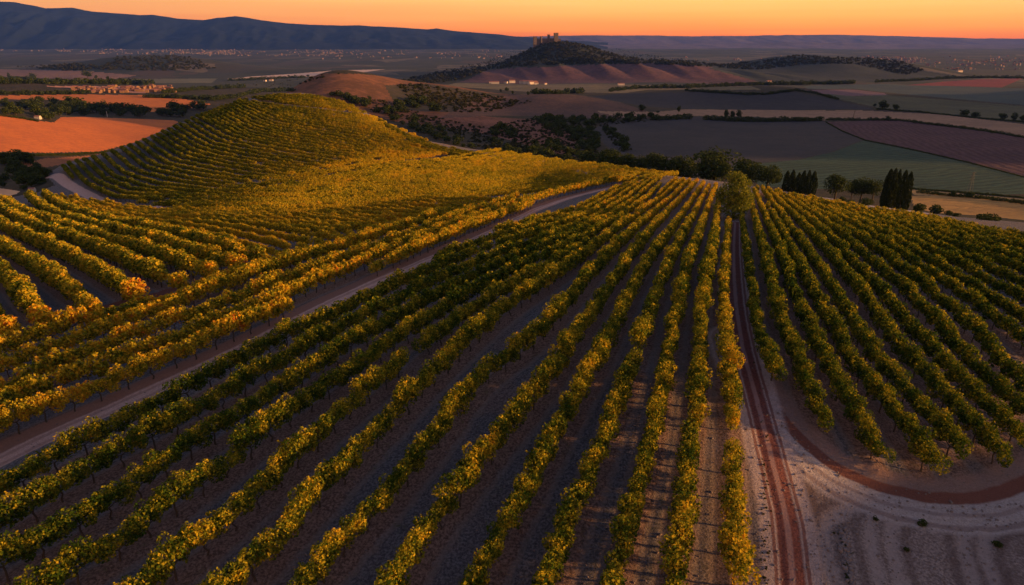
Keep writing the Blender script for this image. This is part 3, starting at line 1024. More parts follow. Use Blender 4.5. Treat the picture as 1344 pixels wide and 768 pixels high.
    # pinkish road with worn wheel lines
    aRw = nb.math('ADD', aR, nb.math('MULTIPLY', wob, .5))
    pink = nb.mix(nb.step(strk, .28, .72), (.48, .28, .22), (.74, .48, .39))
    c = nb.mix(nb.math('MULTIPLY', nb.band(aRw, .8, 1.45, .5), .9), c, nb.mix(n_fine, (.25, .125, .09), (.40, .21, .15)))
    c = nb.mix(nb.band(aRw, -.1, .78, .28), c, pink)
    c = nb.mix(nb.math('MULTIPLY', nb.band(nb.math('ABSOLUTE', nb.math('ADD', aRw, .15)), .5, .10, .2), .45), c, (.27, .14, .11))
    # farm road and footpaths
    c = nb.mix(nb.math('SUBTRACT', 1.0, nb.step(nb.math('ADD', aF, wob), 1.2, 1.6)), c, pink)
    c = nb.mix(nb.math('SUBTRACT', 1.0, nb.step(nb.math('ADD', aP, wob), .8, 1.2)), c, (.20, .075, .05))
    h = nb.math('ADD', nb.math('MULTIPLY', n_fine, .8), nb.math('ADD', nb.math('MULTIPLY', n_mid, .8), nb.math('MULTIPLY', strk, .4)))
    finish(nb, c, .95, h, .32, .1)
    return m


M['near_ground'] = near_ground()


def plain_far():
    m, nb = new_mat('far_plain')
    p = nb.pos()
    mp = nb.scaled(p, (1, .45, 0))
    vo = nb.add('ShaderNodeTexVoronoi'); vo.inputs['Scale'].default_value = .0052
    wv = nb.add('ShaderNodeVectorMath', operation='ADD')
    nt = nb.add('ShaderNodeTexNoise'); nt.inputs['Scale'].default_value = .003; nb.l.new(p, nt.inputs['Vector'])
    sc = nb.add('ShaderNodeVectorMath', operation='SCALE'); nb.l.new(nt.outputs['Color'], sc.inputs[0]); sc.inputs['Scale'].default_value = 160
    nb.l.new(mp, wv.inputs[0]); nb.l.new(sc.outputs[0], wv.inputs[1])
    nb.l.new(wv.outputs[0], vo.inputs['Vector'])
    sp = nb.add('ShaderNodeSeparateColor'); nb.l.new(vo.outputs['Color'], sp.inputs[0])
    c = nb.ramp(sp.outputs[0], [(0, (.015, .02, .018)), (.25, (.025, .03, .023)), (.45, (.036, .04, .027)), (.6, (.06, .04, .03)), (.75, (.022, .03, .025)), (.9, (.12, .09, .06)), (1, (.033, .037, .027))])
    n1 = nb.noise(p, .012, 5, .7)
    c = nb.mix(nb.step(n1, .50, .62), c, (.025, .032, .024))
    finish(nb, c, .95)
    return m


M['plain'] = plain_far()
M['valley_floor'] = field_mat('valley_floor', (.068, .050, .030), (.034, .031, .02), .02)
m, nb = new_mat('pond_water')
finish(nb, (.05, .06, .085), .3, nb.noise(nb.pos(), 1.2, 3), .02, .5)
M['pond'] = m
reg[(np.abs(cX) > 13000) | (cY > 14200)] = -1
near_ids = {i for i, nme in enumerate(names) if nme in ('vineyard_soil', 'clearing', 'curved_track', 'dirt_track', 'dirt_road', 'farm_road', 'footpath')}
# vertex normals of the whole sheet, so the cut pieces shade as one surface
dzx = np.stack([np.gradient(GX, axis=1), np.gradient(GY, axis=1), np.gradient(GZ2, axis=1)], -1)
dzy = np.stack([np.gradient(GX, axis=0), np.gradient(GY, axis=0), np.gradient(GZ2, axis=0)], -1)
NRM = np.cross(dzx, dzy); NRM /= np.linalg.norm(NRM, axis=-1)[..., None]
NRM[NRM[..., 2] < 0] *= -1
vid = np.arange(NR * NC).reshape(NR, NC)
quads = np.stack([vid[:-1, :-1], vid[:-1, 1:], vid[1:, 1:], vid[1:, :-1]], -1)
allV = np.stack([GX, GY, GZ2], -1).reshape(-1, 3)
allN = NRM.reshape(-1, 3)
clrv = np.zeros(GX.shape)
sel = GY < 75
cu_v, cv_v = project(GX, GY, GZ)
clrv[sel] = in_poly(cu_v[sel], cv_v[sel], CLEAR)
for _i in range(2):
    clrv[1:-1, 1:-1] = (clrv[1:-1, 1:-1] * 2 + clrv[:-2, 1:-1] + clrv[2:, 1:-1] + clrv[1:-1, :-2] + clrv[1:-1, 2:]) / 6
ATT = {'d_road': dR, 'd_track': dT + 40.0 * (GY > 112), 'd_curve': dC, 'd_row': dV, 'd_swirl': dS, 'd_farm': dF, 'd_path': dP, 'clearing': clrv}
ATT = {k: v.ravel() for k, v in ATT.items()}
field_i = {}
for f in FIELDS:
    field_i[len(field_i)] = f
fld_of = {}
fi = 0
for i, nme in enumerate(names):
    if i >= 2 and fi < len(FIELDS) and nme == FIELDS[fi][0]:
        fld_of[i] = FIELDS[fi]; fi += 1
for i, nme in enumerate(names):
    q = quads[reg == i]
    if not len(q):
        print('empty region', nme); continue
    used, inv = np.unique(q, return_inverse=True)
    if i in near_ids:
        mat = M['near_ground']; att = {k: v[used] for k, v in ATT.items()}
    elif i in fld_of:
        f = fld_of[i]
        mat = field_mat(nme, f[3], f[4], .035 if f[2][1] < 1000 else .012, f[5]); att = None
    else:
        mat = M[nme]; att = None
    me = mesh_np(nme, allV[used], inv.reshape(-1, 4), [mat], None, att, True)
    me.normals_split_custom_set_from_vertices(allN[used].tolist())
    o = link(nme, me)
    tag(o, kind='structure')

# ------------------------------------------------------------------ grapevines
def vine_trunk(g):
    mb = MB()
    bend = g.normal(0, .07, (3, 2))
    path = [(0, 0, -.12), (bend[0, 0], bend[0, 1] * .5, .35), (bend[1, 0], bend[1, 1] * .5, .68), (bend[2, 0] * .6, 0, .98)]
    mb.tube(path, [.075, .055, .05, .045], 6)
    top = np.array(path[-1])
    for s in (-1, 1):
        mb.tube([top - (0, 0, .04), top + (s * .3, g.normal(0, .03), .08), top + (s * .85, g.normal(0, .05), .10)], [.04, .03, .016], 5)
    for _ in range(4):
        x = g.uniform(-.7, .7)
        mb.tube([(x, 0, 1.05), (x + g.normal(0, .08), g.normal(0, .12), 1.35), (x + g.normal(0, .14), g.normal(0, .2), 1.65)], [.014, .011, .006], 4)
    return mb


def vine_leaves(g, nleaf, size, length=2.25, bump=1.0):
    """leaves of one vine: a bumpy arched hedge section along x"""
    nl = 13
    cx = (np.linspace(-.5, .5, nl) + g.normal(0, .05, nl)) * length
    peak = np.exp(-(cx / (length * .42)) ** 2)
    cz = 1.48 + (g.uniform(-.26, .40, nl) + .34 * (peak - .5)) * bump
    cy = g.normal(0, .16, nl) * bump
    rx = g.uniform(.30, .48, nl); ry = g.uniform(.38, .62, nl); rz = g.uniform(.45, .72, nl)
    w_ = rx * ry; w_ /= w_.sum()
    k = g.choice(nl, nleaf, p=w_)
    d = g.normal(size=(nleaf, 3)); d /= np.linalg.norm(d, axis=1)[:, None]
    r = g.uniform(.55, 1.0, nleaf) ** .6
    P = np.c_[cx[k], cy[k], cz[k]] + d * np.c_[rx[k], ry[k], rz[k]] * r[:, None]
    # a few loose shoots
    ns = max(2, nleaf // 40)
    for _ in range(4):
        x0 = g.uniform(-.8, .8); t = np.sort(g.random(ns))
        sgn = g.choice((-1, 1))
        P = np.r_[P, np.c_[x0 + t * g.normal(0, .25), sgn * (.1 + t * g.uniform(.2, .5)), 1.8 + .5 * t - .5 * t * t * g.uniform(.2, 1.4)]]
        d = np.r_[d, np.c_[np.zeros(ns), sgn * np.ones(ns), np.ones(ns)]]
    P[:, 2] = np.maximum(P[:, 2], .70)
    return leaf_quads(P, size, g, .35, d)


g = np.random.default_rng(11)
NEAR_TR = [vine_trunk(g).mesh('vine_trunk', [M['bark']], None, True) for _ in range(5)]
NEAR_FO = []
for i in range(9):
    V, F, lv = vine_leaves(g, 1900, .142)
    NEAR_FO.append(mesh_np('vine_foliage', V, F, [M['vine']], None, {'lv': lv}))


def vine_whole(nleaf, size, mat='vine', bump=1.0):
    mb = vine_trunk(g)
    V, F, lv = vine_leaves(g, nleaf, size, bump=bump)
    nt = mb.nv
    mb.add(V, F, 1)
    return mb.mesh('grapevine_variant', [M['bark'], M[mat]], {'lv': np.r_[np.zeros(nt), lv]})


VAR = [vine_whole(850, .22) for _ in range(8)] + [vine_whole(420, .31) for _ in range(4)] + [vine_whole(520, .26, 'vine_far', .4) for _ in range(4)]
src = bpy.data.collections.new('sources')


def scatter(name, pts, rots, scales, tints, idx, meshes):
    """ONE object carrying instances of `meshes` on its own points"""
    coll = bpy.data.collections.new(name + '_sources')
    for i, me in enumerate(meshes):
        so = bpy.data.objects.new(f'{name}_source_{i:03d}', me)
        coll.objects.link(so)
    me = bpy.data.meshes.new(name)
    me.vertices.add(len(pts)); me.vertices.foreach_set('co', np.asarray(pts, np.float32).ravel())
    rt = me.attributes.new('rot', 'FLOAT_VECTOR', 'POINT'); rt.data.foreach_set('vector', np.asarray(rots, np.float32).ravel())
    sc_ = me.attributes.new('scl', 'FLOAT_VECTOR', 'POINT'); sc_.data.foreach_set('vector', np.asarray(scales, np.float32).ravel())
    at = me.attributes.new('tint', 'FLOAT', 'POINT'); at.data.foreach_set('value', np.asarray(tints, np.float32))
    ai = me.attributes.new('var', 'INT', 'POINT'); ai.data.foreach_set('value', np.asarray(idx, np.int32))
    me.update()
    o = link(name, me)
    ng = bpy.data.node_groups.new(name, 'GeometryNodeTree')
    ng.interface.new_socket('Geometry', in_out='INPUT', socket_type='NodeSocketGeometry')
    ng.interface.new_socket('Geometry', in_out='OUTPUT', socket_type='NodeSocketGeometry')
    N = ng.nodes; L = ng.links
    gi = N.new('NodeGroupInput'); go = N.new('NodeGroupOutput')
    mp = N.new('GeometryNodeMeshToPoints'); ip = N.new('GeometryNodeInstanceOnPoints')
    ci = N.new('GeometryNodeCollectionInfo'); ci.inputs['Collection'].default_value = coll
    ci.inputs['Separate Children'].default_value = True; ci.inputs['Reset Children'].default_value = True

    def na(nm, tp):
        q = N.new('GeometryNodeInputNamedAttribute'); q.data_type = tp; q.inputs['Name'].default_value = nm
        return q.outputs['Attribute']
    L.new(gi.outputs[0], mp.inputs[0]); L.new(mp.outputs[0], ip.inputs['Points'])
    L.new(ci.outputs[0], ip.inputs['Instance']); ip.inputs['Pick Instance'].default_value = True
    L.new(na('var', 'INT'), ip.inputs['Instance Index'])
    e2r = N.new('FunctionNodeEulerToRotation'); L.new(na('rot', 'FLOAT_VECTOR'), e2r.inputs[0]); L.new(e2r.outputs[0], ip.inputs['Rotation'])
    L.new(na('scl', 'FLOAT_VECTOR'), ip.inputs['Scale'])
    L.new(ip.outputs[0], go.inputs[0])
    md = o.modifiers.new('scatter', 'NODES'); md.node_group = ng
    return o


ORD = ['first', 'second', 'third', 'fourth', 'fifth', 'sixth', 'seventh', 'eighth', 'ninth', 'tenth', 'eleventh', 'twelfth', 'thirteenth', 'fourteenth', 'fifteenth',
       'sixteenth', 'seventeenth', 'eighteenth', 'nineteenth', 'twentieth', 'twenty-first', 'twenty-second', 'twenty-third', 'twenty-fourth', 'twenty-fifth',
       'twenty-sixth', 'twenty-seventh', 'twenty-eighth', 'twenty-ninth', 'thirtieth'] + [f'{t}-{u_}' for t in ('thirty', 'forty', 'fifty') for u_ in
       ('first', 'second', 'third', 'fourth', 'fifth', 'sixth', 'seventh', 'eighth', 'ninth', 'tenth')]
pv = np.array([v[:3] for v in vines])
pu, pw = project(pv[:, 0], pv[:, 1], pv[:, 2] + 1.3)
inside = (pu > -4) & (pu < 1348) & (pw > 40) & (pw < 776)
dist = np.linalg.norm(pv - (0, 0, CAM_Z), axis=1)
score = np.where(inside, dist, 1e9)
picked = np.argsort(score)[:296]
rank = {}
for (bk, ri) in {(v[6], v[7]) for v in vines}:
    ids = [i for i, v in enumerate(vines) if v[6] == bk and v[7] == ri and inside[i]]
    ids.sort(key=lambda i: dist[i])
    for k, i in enumerate(ids):
        rank[i] = k
ROWTXT = {'A': 'left of the red track', 'B': 'right of the red track', 'C': 'beside the pink road', 'T': 'of the broad rows'}
vine_root = None
for i in picked:
    x, y, z, rz, sc, tn, bk, ri, k = vines[i]
    hue = 'golden' if tn > .09 else 'green' if tn < -.03 else 'green-gold'
    r_ = ORD[min(rank[i], len(ORD) - 1)]
    if bk == 'C' and ri == 0:
        lab = f'{hue} grapevine, {r_} from the near end of the trunked row along the pink road'
    elif bk in 'AB':
        lab = f'{hue} grapevine, {r_} from near end of the {ORD[ri]} row {ROWTXT[bk]}'
    else:
        lab = f'{hue} grapevine, {r_} from near end of the {ORD[ri]} row {ROWTXT[bk]}'
    if vine_root is None:
        root = empty('grapevine', (x, y, z), rz)
        tr = link('trunk', NEAR_TR[0], root); fo = link('foliage', NEAR_FO[0], root)
        vine_root = (root, tr, fo)
    else:
        root = vine_root[0].copy(); C.objects.link(root)
        tr = vine_root[1].copy(); fo = vine_root[2].copy()
        tr.data = NEAR_TR[rng.integers(len(NEAR_TR))]; fo.data = NEAR_FO[rng.integers(len(NEAR_FO))]
        for o in (tr, fo):
            C.objects.link(o); o.parent = root
    root.location = (x, y, z); root.rotation_euler = (0, 0, rz); root.scale = (1, sc * .94, sc)
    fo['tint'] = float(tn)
    tag(root, lab, 'grapevine', 'grapevines of the vineyard rows nearest the viewer')
rest = [i for i in range(len(vines)) if i not in set(picked.tolist())]
idx = [int(rng.integers(12, 16)) if vines[i][6] in 'HDEF' else int(rng.integers(0, 8)) if dist[i] < 120 else int(rng.integers(8, 12)) for i in rest]
WIDE = {'A': .92, 'B': .86, 'C': .95, 'T': 1.12, 'E': .72, 'D': .56, 'H': .64, 'F': .62}
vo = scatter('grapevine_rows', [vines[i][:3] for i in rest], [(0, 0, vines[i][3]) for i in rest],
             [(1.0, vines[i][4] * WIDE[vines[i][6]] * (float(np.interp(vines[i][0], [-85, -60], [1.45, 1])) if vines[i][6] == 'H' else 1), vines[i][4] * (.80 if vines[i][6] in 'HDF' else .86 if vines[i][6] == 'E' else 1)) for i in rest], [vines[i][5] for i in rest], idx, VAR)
tag(vo, 'rows of green and gold grapevines covering the rest of the slopes and hill', 'grapevines', None, 'stuff')

# ------------------------------------------------------------------ trees and shrubs
def tree_meshes(g, kind, nleaf, lsize):
    """unit tree: height 1, crown diameter about 1 -> (trunk MB, crown arrays)"""
    tb = MB()
    if kind == 'cypress':
        tb.tube([(0, 0, -.05), (0, 0, .1), (0, 0, .5)], [.05, .045, .02], 7)
        t = g.beta(1.15, 1.25, nleaf)
        rad = .5 * np.clip(np.sin(np.clip(t * .90 + .10, 0, 1) * math.pi), 0, 1) ** .55 * (1 - .30 * t)
        th = g.uniform(0, 2 * math.pi, nleaf)
        lob = 1 + .16 * np.sin(th * 3 + t * 9 + g.random()) + .12 * np.sin(th * 7 - t * 21)
        rr = rad * lob * g.uniform(.6, 1.0, nleaf) ** .5
        P = np.c_[rr * np.cos(th), rr * np.sin(th), .05 + .95 * t]
        out = np.c_[np.cos(th), np.sin(th), np.full(nleaf, .9)]
        V, F, lv = leaf_quads(P, lsize, g, .6, out)
        return tb, V, F, lv
    th_ = .30 if kind == 'round' else .12 if kind == 'oval' else .06
    tb.tube([(0, 0, -.06), (g.normal(0, .01), 0, th_ * .5), (g.normal(0, .02), g.normal(0, .02), th_ + .12)], [.045, .035, .026], 8)
    nl = {'round': 17, 'oval': 26, 'bush': 9, 'full': 14}[kind]
    cs = []
    for i in range(nl):
        d = g.normal(size=3); d /= np.linalg.norm(d)
        if kind == 'round':
            c = np.array((0, 0, .60)) + d * (.30, .30, .20) * g.uniform(.65, 1.0); r = g.uniform(.18, .27)
        elif kind == 'full':
            c = np.array((0, 0, .52)) + d * (.30, .30, .32) * g.uniform(.5, 1); r = g.uniform(.17, .25)
        elif kind == 'oval':
            t = (i + g.random()) / nl
            rr = .36 * (1 - (abs(t - .33) / .75) ** 1.6) * g.uniform(.35, 1)
            a_ = i * 2.4 + g.normal(0, .4)
            c = np.array((rr * math.cos(a_), rr * math.sin(a_), .16 + .74 * t)); r = g.uniform(.085, .20) * (1.08 - .45 * t)
        else:
            c = np.array((0, 0, .42)) + d * (.33, .33, .24) * g.uniform(.5, 1); r = g.uniform(.18, .30)
        cs.append((c, r))
        if kind != 'bush':
            s0 = np.array((0, 0, th_ + .05 + .2 * g.random()))
            tb.tube([s0, (s0 + c) / 2 + (0, 0, -.02), c], [.016, .010, .004], 5)
    wgt = np.array([r ** 2 for _, r in cs]); wgt /= wgt.sum()
    k = g.choice(nl, nleaf, p=wgt)
    d = g.normal(size=(nleaf, 3)); d /= np.linalg.norm(d, axis=1)[:, None]
    rr = g.uniform(.45, 1.0, nleaf) ** .5 * (g.uniform(.8, 1.25, nleaf) if kind == 'oval' else 1)
    P = np.array([c for c, _ in cs])[k] + d * (np.array([r for _, r in cs])[k] * rr)[:, None] * (1, 1, .85)
    P[:, 2] = np.maximum(P[:, 2], .03)
    V, F, lv = leaf_quads(P, lsize, g, .4, d)
    return tb, V, F, lv


def tree_set(kind, nleaf, lsize, mat, n_):
    out = []
    for _ in range(n_):
        tb, V, F, lv = tree_meshes(g, kind, nleaf, lsize)
        out.append((tb.mesh('tree_trunk', [M['bark']], None, True), mesh_np('tree_crown', V, F, [M[mat]], None, {'lv': lv})))
    return out


TREES = {
    'big': tree_set('round', 2600, .050, 'tree', 4), 'small': tree_set('full', 460, .12, 'tree', 5),
    'bush_big': tree_set('bush', 1300, .075, 'tree', 3), 'bush': tree_set('bush', 300, .14, 'tree', 5),
    'cypress': tree_set('cypress', 2200, .085, 'cypress', 4), 'gold': tree_set('oval', 7500, .034, 'gold_tree', 1),
}


def plant(kind, name, u, Y, v_top, w_px, label, cat, group=None, v_base=None, base_z=None, rz=None):
    """stand a plant at depth Y (or where v_base meets the ground) with its top at v_top"""
    if Y is None:
        p = drop(u, v_base)[0]
        if np.isnan(p[0]):
            return None
        x, Y = p[0], p[1]
    x = ray(u, v_top if v_base is None else (v_top + v_base) / 2)[0] * Y
    x = float(x)
    z = float(hgt(x, Y)) - .05
    q = ray(u, v_top)[1]
    h = CAM_Z - float(q) * Y - z
    depth = Y * CP - (z - CAM_Z) * SP
    wd = w_px / F_PX * depth
    h = max(h, wd * .35, .4)
    tm, cm = TREES[kind][rng.integers(len(TREES[kind]))]
    root = empty(name, (x, Y, z), rng.uniform(0, 6.28) if rz is None else rz)
    root.scale = (wd, wd, h)
    if kind not in ('bush',):
        link('trunk', tm, root)
    link('crown', cm, root)
    if kind == 'bush':
        root.children[0].name = 'foliage'
    tag(root, label, cat, group)
    return root


plant('gold', 'tree', 966, None, 223.5, 66, 'bushy yellow-green tree standing alone at the top end of the red track', 'tree', v_base=286)
for u, Y, vt, wpx, lab in [
    (942, 232, 193.5, 54, 'largest round dark tree, behind the lone yellow-green tree'),
    (986, 222, 207, 40, 'round tree just right of and behind the lone yellow-green tree'),
    (1011, 216, 217, 30, 'smaller round tree between the lone yellow-green tree and the left cypress clump'),
    (952, 214, 216, 18, 'small dark tree tucked between the largest round tree and lone tree'),
    (903, 226, 206, 32, 'dark round tree left of the largest round tree, touching it'),
    (884, 228, 203, 30, 'dark round tree, second left of the largest round tree'),
    (862, 230, 202, 30, 'dark round tree, third left of the largest round tree'),
    (842, 236, 205, 26, 'dark round tree, fourth left of the largest round tree'),
    (823, 240, 203, 30, 'lit round tree, fifth left of the largest round tree'),
    (800, 246, 197, 34, 'broad olive tree, largest in the hedge row behind the golden slope'),
    (778, 250, 197, 30, 'olive tree at the left end of the row behind the golden slope'),
    (1101, 205, 230.5, 28, 'lone round tree between the two cypress clumps'),
    (1135, 212, 234, 24, 'tallest tree of the dark thicket left of the right cypress clump'),
    (1122, 214, 238, 15, 'thin dark tree at the left side of the thicket by the cypresses'),
    (1150, 210, 237, 20, 'dark tree at the right side of the thicket by the cypresses'),
]:
    plant('big', 'tree', u, Y, vt - 3.5, wpx * 1.34, lab, 'tree', 'round trees behind the crest')
for u, Y, vt, wpx, lab in [
    (1034.5, 196, 224.5, 10.5, 'leftmost cypress of the low dark clump'), (1042, 194, 223, 10, 'second cypress of the low dark clump from its left'),
    (1049.5, 192, 227, 10, 'third cypress of the low dark clump from its left'), (1056.5, 190, 224, 10, 'tallest mid cypress of the low dark clump'),
    (1063, 188, 223.5, 9, 'cypress second from the right in the low dark clump'), (1070, 184, 225, 11, 'rightmost cypress of the low dark clump'),
    (1170, 161, 222.5, 13, 'leftmost tall cypress of the right clump'), (1176.5, 159, 221.5, 12, 'tallest cypress of the right clump'),
    (1182, 162, 223, 10, 'slim cypress in the middle of the right clump'), (1190, 156, 224, 13, 'cypress second from the right in the right clump'),
    (1196.5, 154, 226, 12, 'rightmost tall cypress of the right clump'), (1163.5, 160, 243, 9, 'short cypress at the left foot of the right clump'),
]:
    plant('cypress', 'cypress', u, Y, vt, wpx * 1.05, lab, 'cypress', 'cypresses behind the vineyard crest')
for u, Y, vt, wpx, lab in [
    (1117, 178, 261.5, 18, 'round bush on the pale yard left of the right cypress clump'), (1138, 186, 256.5, 22, 'wide bush behind the pale yard near the cypress clump'),
    (1107, 190, 255, 11, 'small bush under the lone round tree between the cypress clumps'), (1209, 166, 262, 19, 'tall bush just right of the right cypress clump'),
    (1229, 168, 265, 22, 'wide bush right of the right cypress clump, before the gold field'), (1246, 166, 274, 13, 'low bush at the edge of the gold field'),
    (1256, 164, 278, 12, 'low bush at the left end of the hedge below the gold field'), (1253, 228, 247.5, 9, 'small bush on the strip behind the gold field'),
    (1276, 226, 249, 16, 'bush at the foot of the lattice mast'),
]:
    plant('bush_big', 'bush', u, Y, vt, wpx, lab, 'bush', 'bushes around the gold field')
FARB = [
    (953, 155.5, 143, 9, 'left tree of the small copse on the tan strip'), (961.5, 155.5, 144.5, 8, 'middle tree of the small copse on the tan strip'),
    (970, 156, 143.5, 9, 'right tree of the small copse on the tan strip'), (891, 147.5, 138, 6.5, 'lone slim tree left of the copse on the tan strip'),
    (1160, 143.5, 130.5, 16, 'largest round tree on the edge of the olive field'), (1148.5, 140, 135.5, 6, 'small tree left of the largest round tree on the olive field edge'),
    (1176, 144, 136.5, 12, 'smaller round tree right of the largest one on the olive field edge'), (1265, 153, 143, 17, 'left tree of the pair on the olive field edge'),
    (1281, 154, 146.5, 15, 'right tree of the pair on the olive field edge'), (1317, 157, 148, 15, 'first tree of the row at the right end of the olive field'),
    (1331, 158, 147.5, 11, 'second tree of the row at the right end of the olive field'), (1343, 159, 150, 11, 'last tree of the row at the right end of the olive field'),
    (1166, 157.5, 152, 11, 'low round tree on the hedge below the tan strip'), (843, 146, 136.5, 14, 'lone round tree on the right shoulder of the dark hill'),
    (863.5, 148.5, 145, 6, 'tiny tree right of the lone round tree on the dark hill'), (665.5, 121, 113.5, 7, 'tallest tree of three on the olive flat before the furrowed hill'),
    (657.5, 121, 116.5, 5, 'left tree of three on the olive flat before the furrowed hill'), (673, 124, 118.5, 4.5, 'right tree of three on the olive flat before the furrowed hill'),
    (693.5, 125, 119.5, 6, 'tree at the left end of the hedge on the olive flat'), (114, 102.5, 92, 17, 'broad lone tree above the dark hedge on the brown field'),
    (43, 103, 95.5, 11, 'tree above the dark hedge, left of the broad lone tree'), (11, 102, 95, 5, 'small tree above the dark hedge at the left edge'),
    (126, 104, 98, 6, 'small tree right of the broad lone tree on the brown field'), (141, 104.5, 99.5, 6, 'second small tree right of the broad lone tree'),
    (182, 154, 139.5, 13, 'taller round tree at the right end of the wood'), (485, 133, 124.5, 7, 'lone tree on the slope of the brown hill'),
    (387, 101, 97.5, 3, 'tiny tree at the left break of the cream strip'), (404, 101, 97.5, 5.5, 'dark tree standing in the cream strip'),
]
for u, vb, vt, wpx, lab in FARB:
    plant('small', 'tree', u, None, vt, wpx, lab, 'tree', 'single trees out in the valley', v_base=vb)


def sprinkle(poly, n_, size, kind, name, label, cat, group, sq=.8, ymin=200):
    poly = np.array(poly, float)
    lo, hi = poly.min(0), poly.max(0)
    k = 0; tries = 0
    while k < n_ and tries < n_ * 20:
        tries += 1
        u, v = rng.uniform(lo[0], hi[0]), rng.uniform(lo[1], hi[1])
        if not in_poly(np.array([u]), np.array([v]), poly)[0]:
            continue
        p = drop(u, v, ymin=ymin)[0]
        if np.isnan(p[0]):
            continue
        wpx = rng.uniform(*size)
        lb = label[rng.integers(len(label))] if isinstance(label, (list, tuple)) else label
        plant(kind, name, u, p[1], v - wpx * sq * rng.uniform(.7, 1.2), wpx, lb, cat, group)
        k += 1


sprinkle([(505, 150), (540, 150), (575, 152), (572, 142), (550, 132), (515, 134), (505, 142)], 20, (11.6, 19.5), 'bush', 'shrub',
         'dark scrub shrub in the clump at the foot of the brown hill', 'shrub', 'shrubs in the clump at the foot of the brown hill')
sprinkle([(432, 127), (470, 138), (506, 155), (560, 180), (625, 198), (600, 182), (560, 160), (510, 150), (470, 132), (440, 122)], 48, (8.7, 16.5), 'bush', 'shrub',
         'dark scrub shrub in the strip just behind the golden hill edge', 'shrub', 'shrubs just behind the golden hill edge')
sprinkle([(640, 200), (640, 170), (675, 170), (680, 190), (740, 190), (760, 200), (770, 215), (720, 212)], 50, (10.2, 18.0), 'bush', 'shrub',
         'olive shrub in the gully below the red slope', 'shrub', 'shrubs in the gully below the red slope')
sprinkle([(695, 158), (740, 155), (765, 165), (785, 180), (785, 200), (760, 200), (745, 190), (730, 180), (715, 168)], 62, (8.7, 16.5), 'bush', 'shrub',
         'dark shrub on the wooded spur above the tree row', 'shrub', 'shrubs on the wooded spur')
sprinkle([(750, 158), (864, 150), (864, 158), (800, 163), (755, 166)], 40, (7.2, 13.5), 'bush', 'shrub',
         'dark shrub in the band above the slate field', 'shrub', 'shrubs in the band above the slate field')
sprinkle([(793, 172), (806, 172), (828, 195), (826, 202), (805, 190)], 22, (8.7, 13.5), 'bush', 'shrub',
         'shrub on the left edge of the slate field', 'shrub', 'shrubs on the left edge of the slate field')
sprinkle([(0, 133), (60, 134), (110, 140), (190, 146), (262, 141), (275, 144), (235, 155), (105, 152.5), (75, 153), (60, 158), (20, 152), (0, 150)], 92, (11, 19), 'small', 'tree',
         'dark round tree of the wood between the two orange fields', 'tree', 'trees of the wood between the orange fields', .75)
sprinkle([(0, 208), (20, 206), (40, 215), (60, 232), (66, 243), (50, 250), (30, 250), (0, 247)], 46, (12, 22), 'small', 'tree',
         'dark leafy tree of the wood beside the pond', 'tree', 'trees of the wood beside the pond', .75, 185)
sprinkle([(50, 240), (70, 244), (72, 248), (56, 250)], 7, (7, 11), 'bush', 'shrub',
         'rusty low shrub between the pond wood and the farm road', 'shrub', 'rusty shrubs by the farm road', .6, 185)


def hedge(px, size, label, per=1.0, kind='bush', ymin=150, jitter=.25, name='hedge'):
    """a hedge: one mesh of leaf clumps along a traced foot line"""
    pl = resample(px, max(4, int(np.hypot(*np.diff(np.array(px, float), axis=0).T).sum() / (size[0] * .55 / per))))
    VV, FF, LL = [], [], []; nv = 0
    base = None
    for u, v in pl:
        v = v + rng.normal(0, jitter)
        p = drop(u, v, ymin=ymin)[0]
        if np.isnan(p[0]):
            continue
        depth = p[1] * CP - (p[2] - CAM_Z) * SP
        r = rng.uniform(*size) / F_PX * depth * .5
        if base is None:
            base = p.copy()
        nl_ = 90
        d = rng.normal(size=(nl_, 3)); d /= np.linalg.norm(d, axis=1)[:, None]
        P = d * (r, r, r * rng.uniform(.55, 1.1)) * rng.uniform(.5, 1, nl_)[:, None] ** .5 + (0, 0, r * .7)
        P[:, 2] = np.maximum(P[:, 2], -.2)
        V, F, lv = leaf_quads(P + (p - base), r * .42, rng, .4, d)
        VV.append(V); FF.append(F + nv); LL.append(lv); nv += len(V)
    if base is None:
        return
    o = link(name, mesh_np(name, np.concatenate(VV), np.concatenate(FF), [M['tree']], None, {'lv': np.concatenate(LL)}), None, base)
    tag(o, label, 'hedge', 'field hedges of the valley')


hedge([(1245, 286), (1290, 289), (1344, 293), (1400, 297)], (8, 13), 'dark hedge along the near edge of the gold field', ymin=128)
hedge([(1204, 253), (1240, 257), (1290, 261), (1344, 268), (1400, 275)], (4, 7), 'hedge between the gold field and the strip behind it', ymin=160)
hedge([(1190, 248), (1240, 251.5), (1300, 256), (1400, 266)], (2, 3.5), 'thin hedge along the lower edge of the green field', ymin=160)
hedge([(925, 157), (955, 159), (1000, 160), (1040, 159), (1078, 159)], (5, 9), 'thick dark hedge above the slate field', 1.3)
hedge([(1084, 158), (1140, 158), (1180, 158.5), (1240, 166), (1290, 172), (1344, 181), (1400, 190)], (2.4, 5), 'long thin hedge above the plum field')
hedge([(862, 158), (880, 157), (905, 156)], (6, 9), 'short thick hedge above the left end of the slate field', 1.3)
hedge([(1150, 143.5), (1200, 147), (1250, 152), (1300, 157), (1400, 165)], (1.6, 3), 'thin hedge between the olive field and the tan strip')
hedge([(900, 119.5), (940, 122), (980, 124.5), (1010, 124), (1045, 119), (1065, 122), (1100, 131)], (2.5, 5), 'dark hedge along the top of the blue hill field')
hedge([(699, 123), (730, 123.5), (764, 122)], (5, 9), 'thick dark hedge on the olive flat before the furrowed hill', 1.4)
hedge([(800, 120), (840, 116), (900, 115.5), (985, 112), (1060, 111), (1120, 110)], (3.5, 7), 'long dark hedge below the wooded hillside', 1.5)
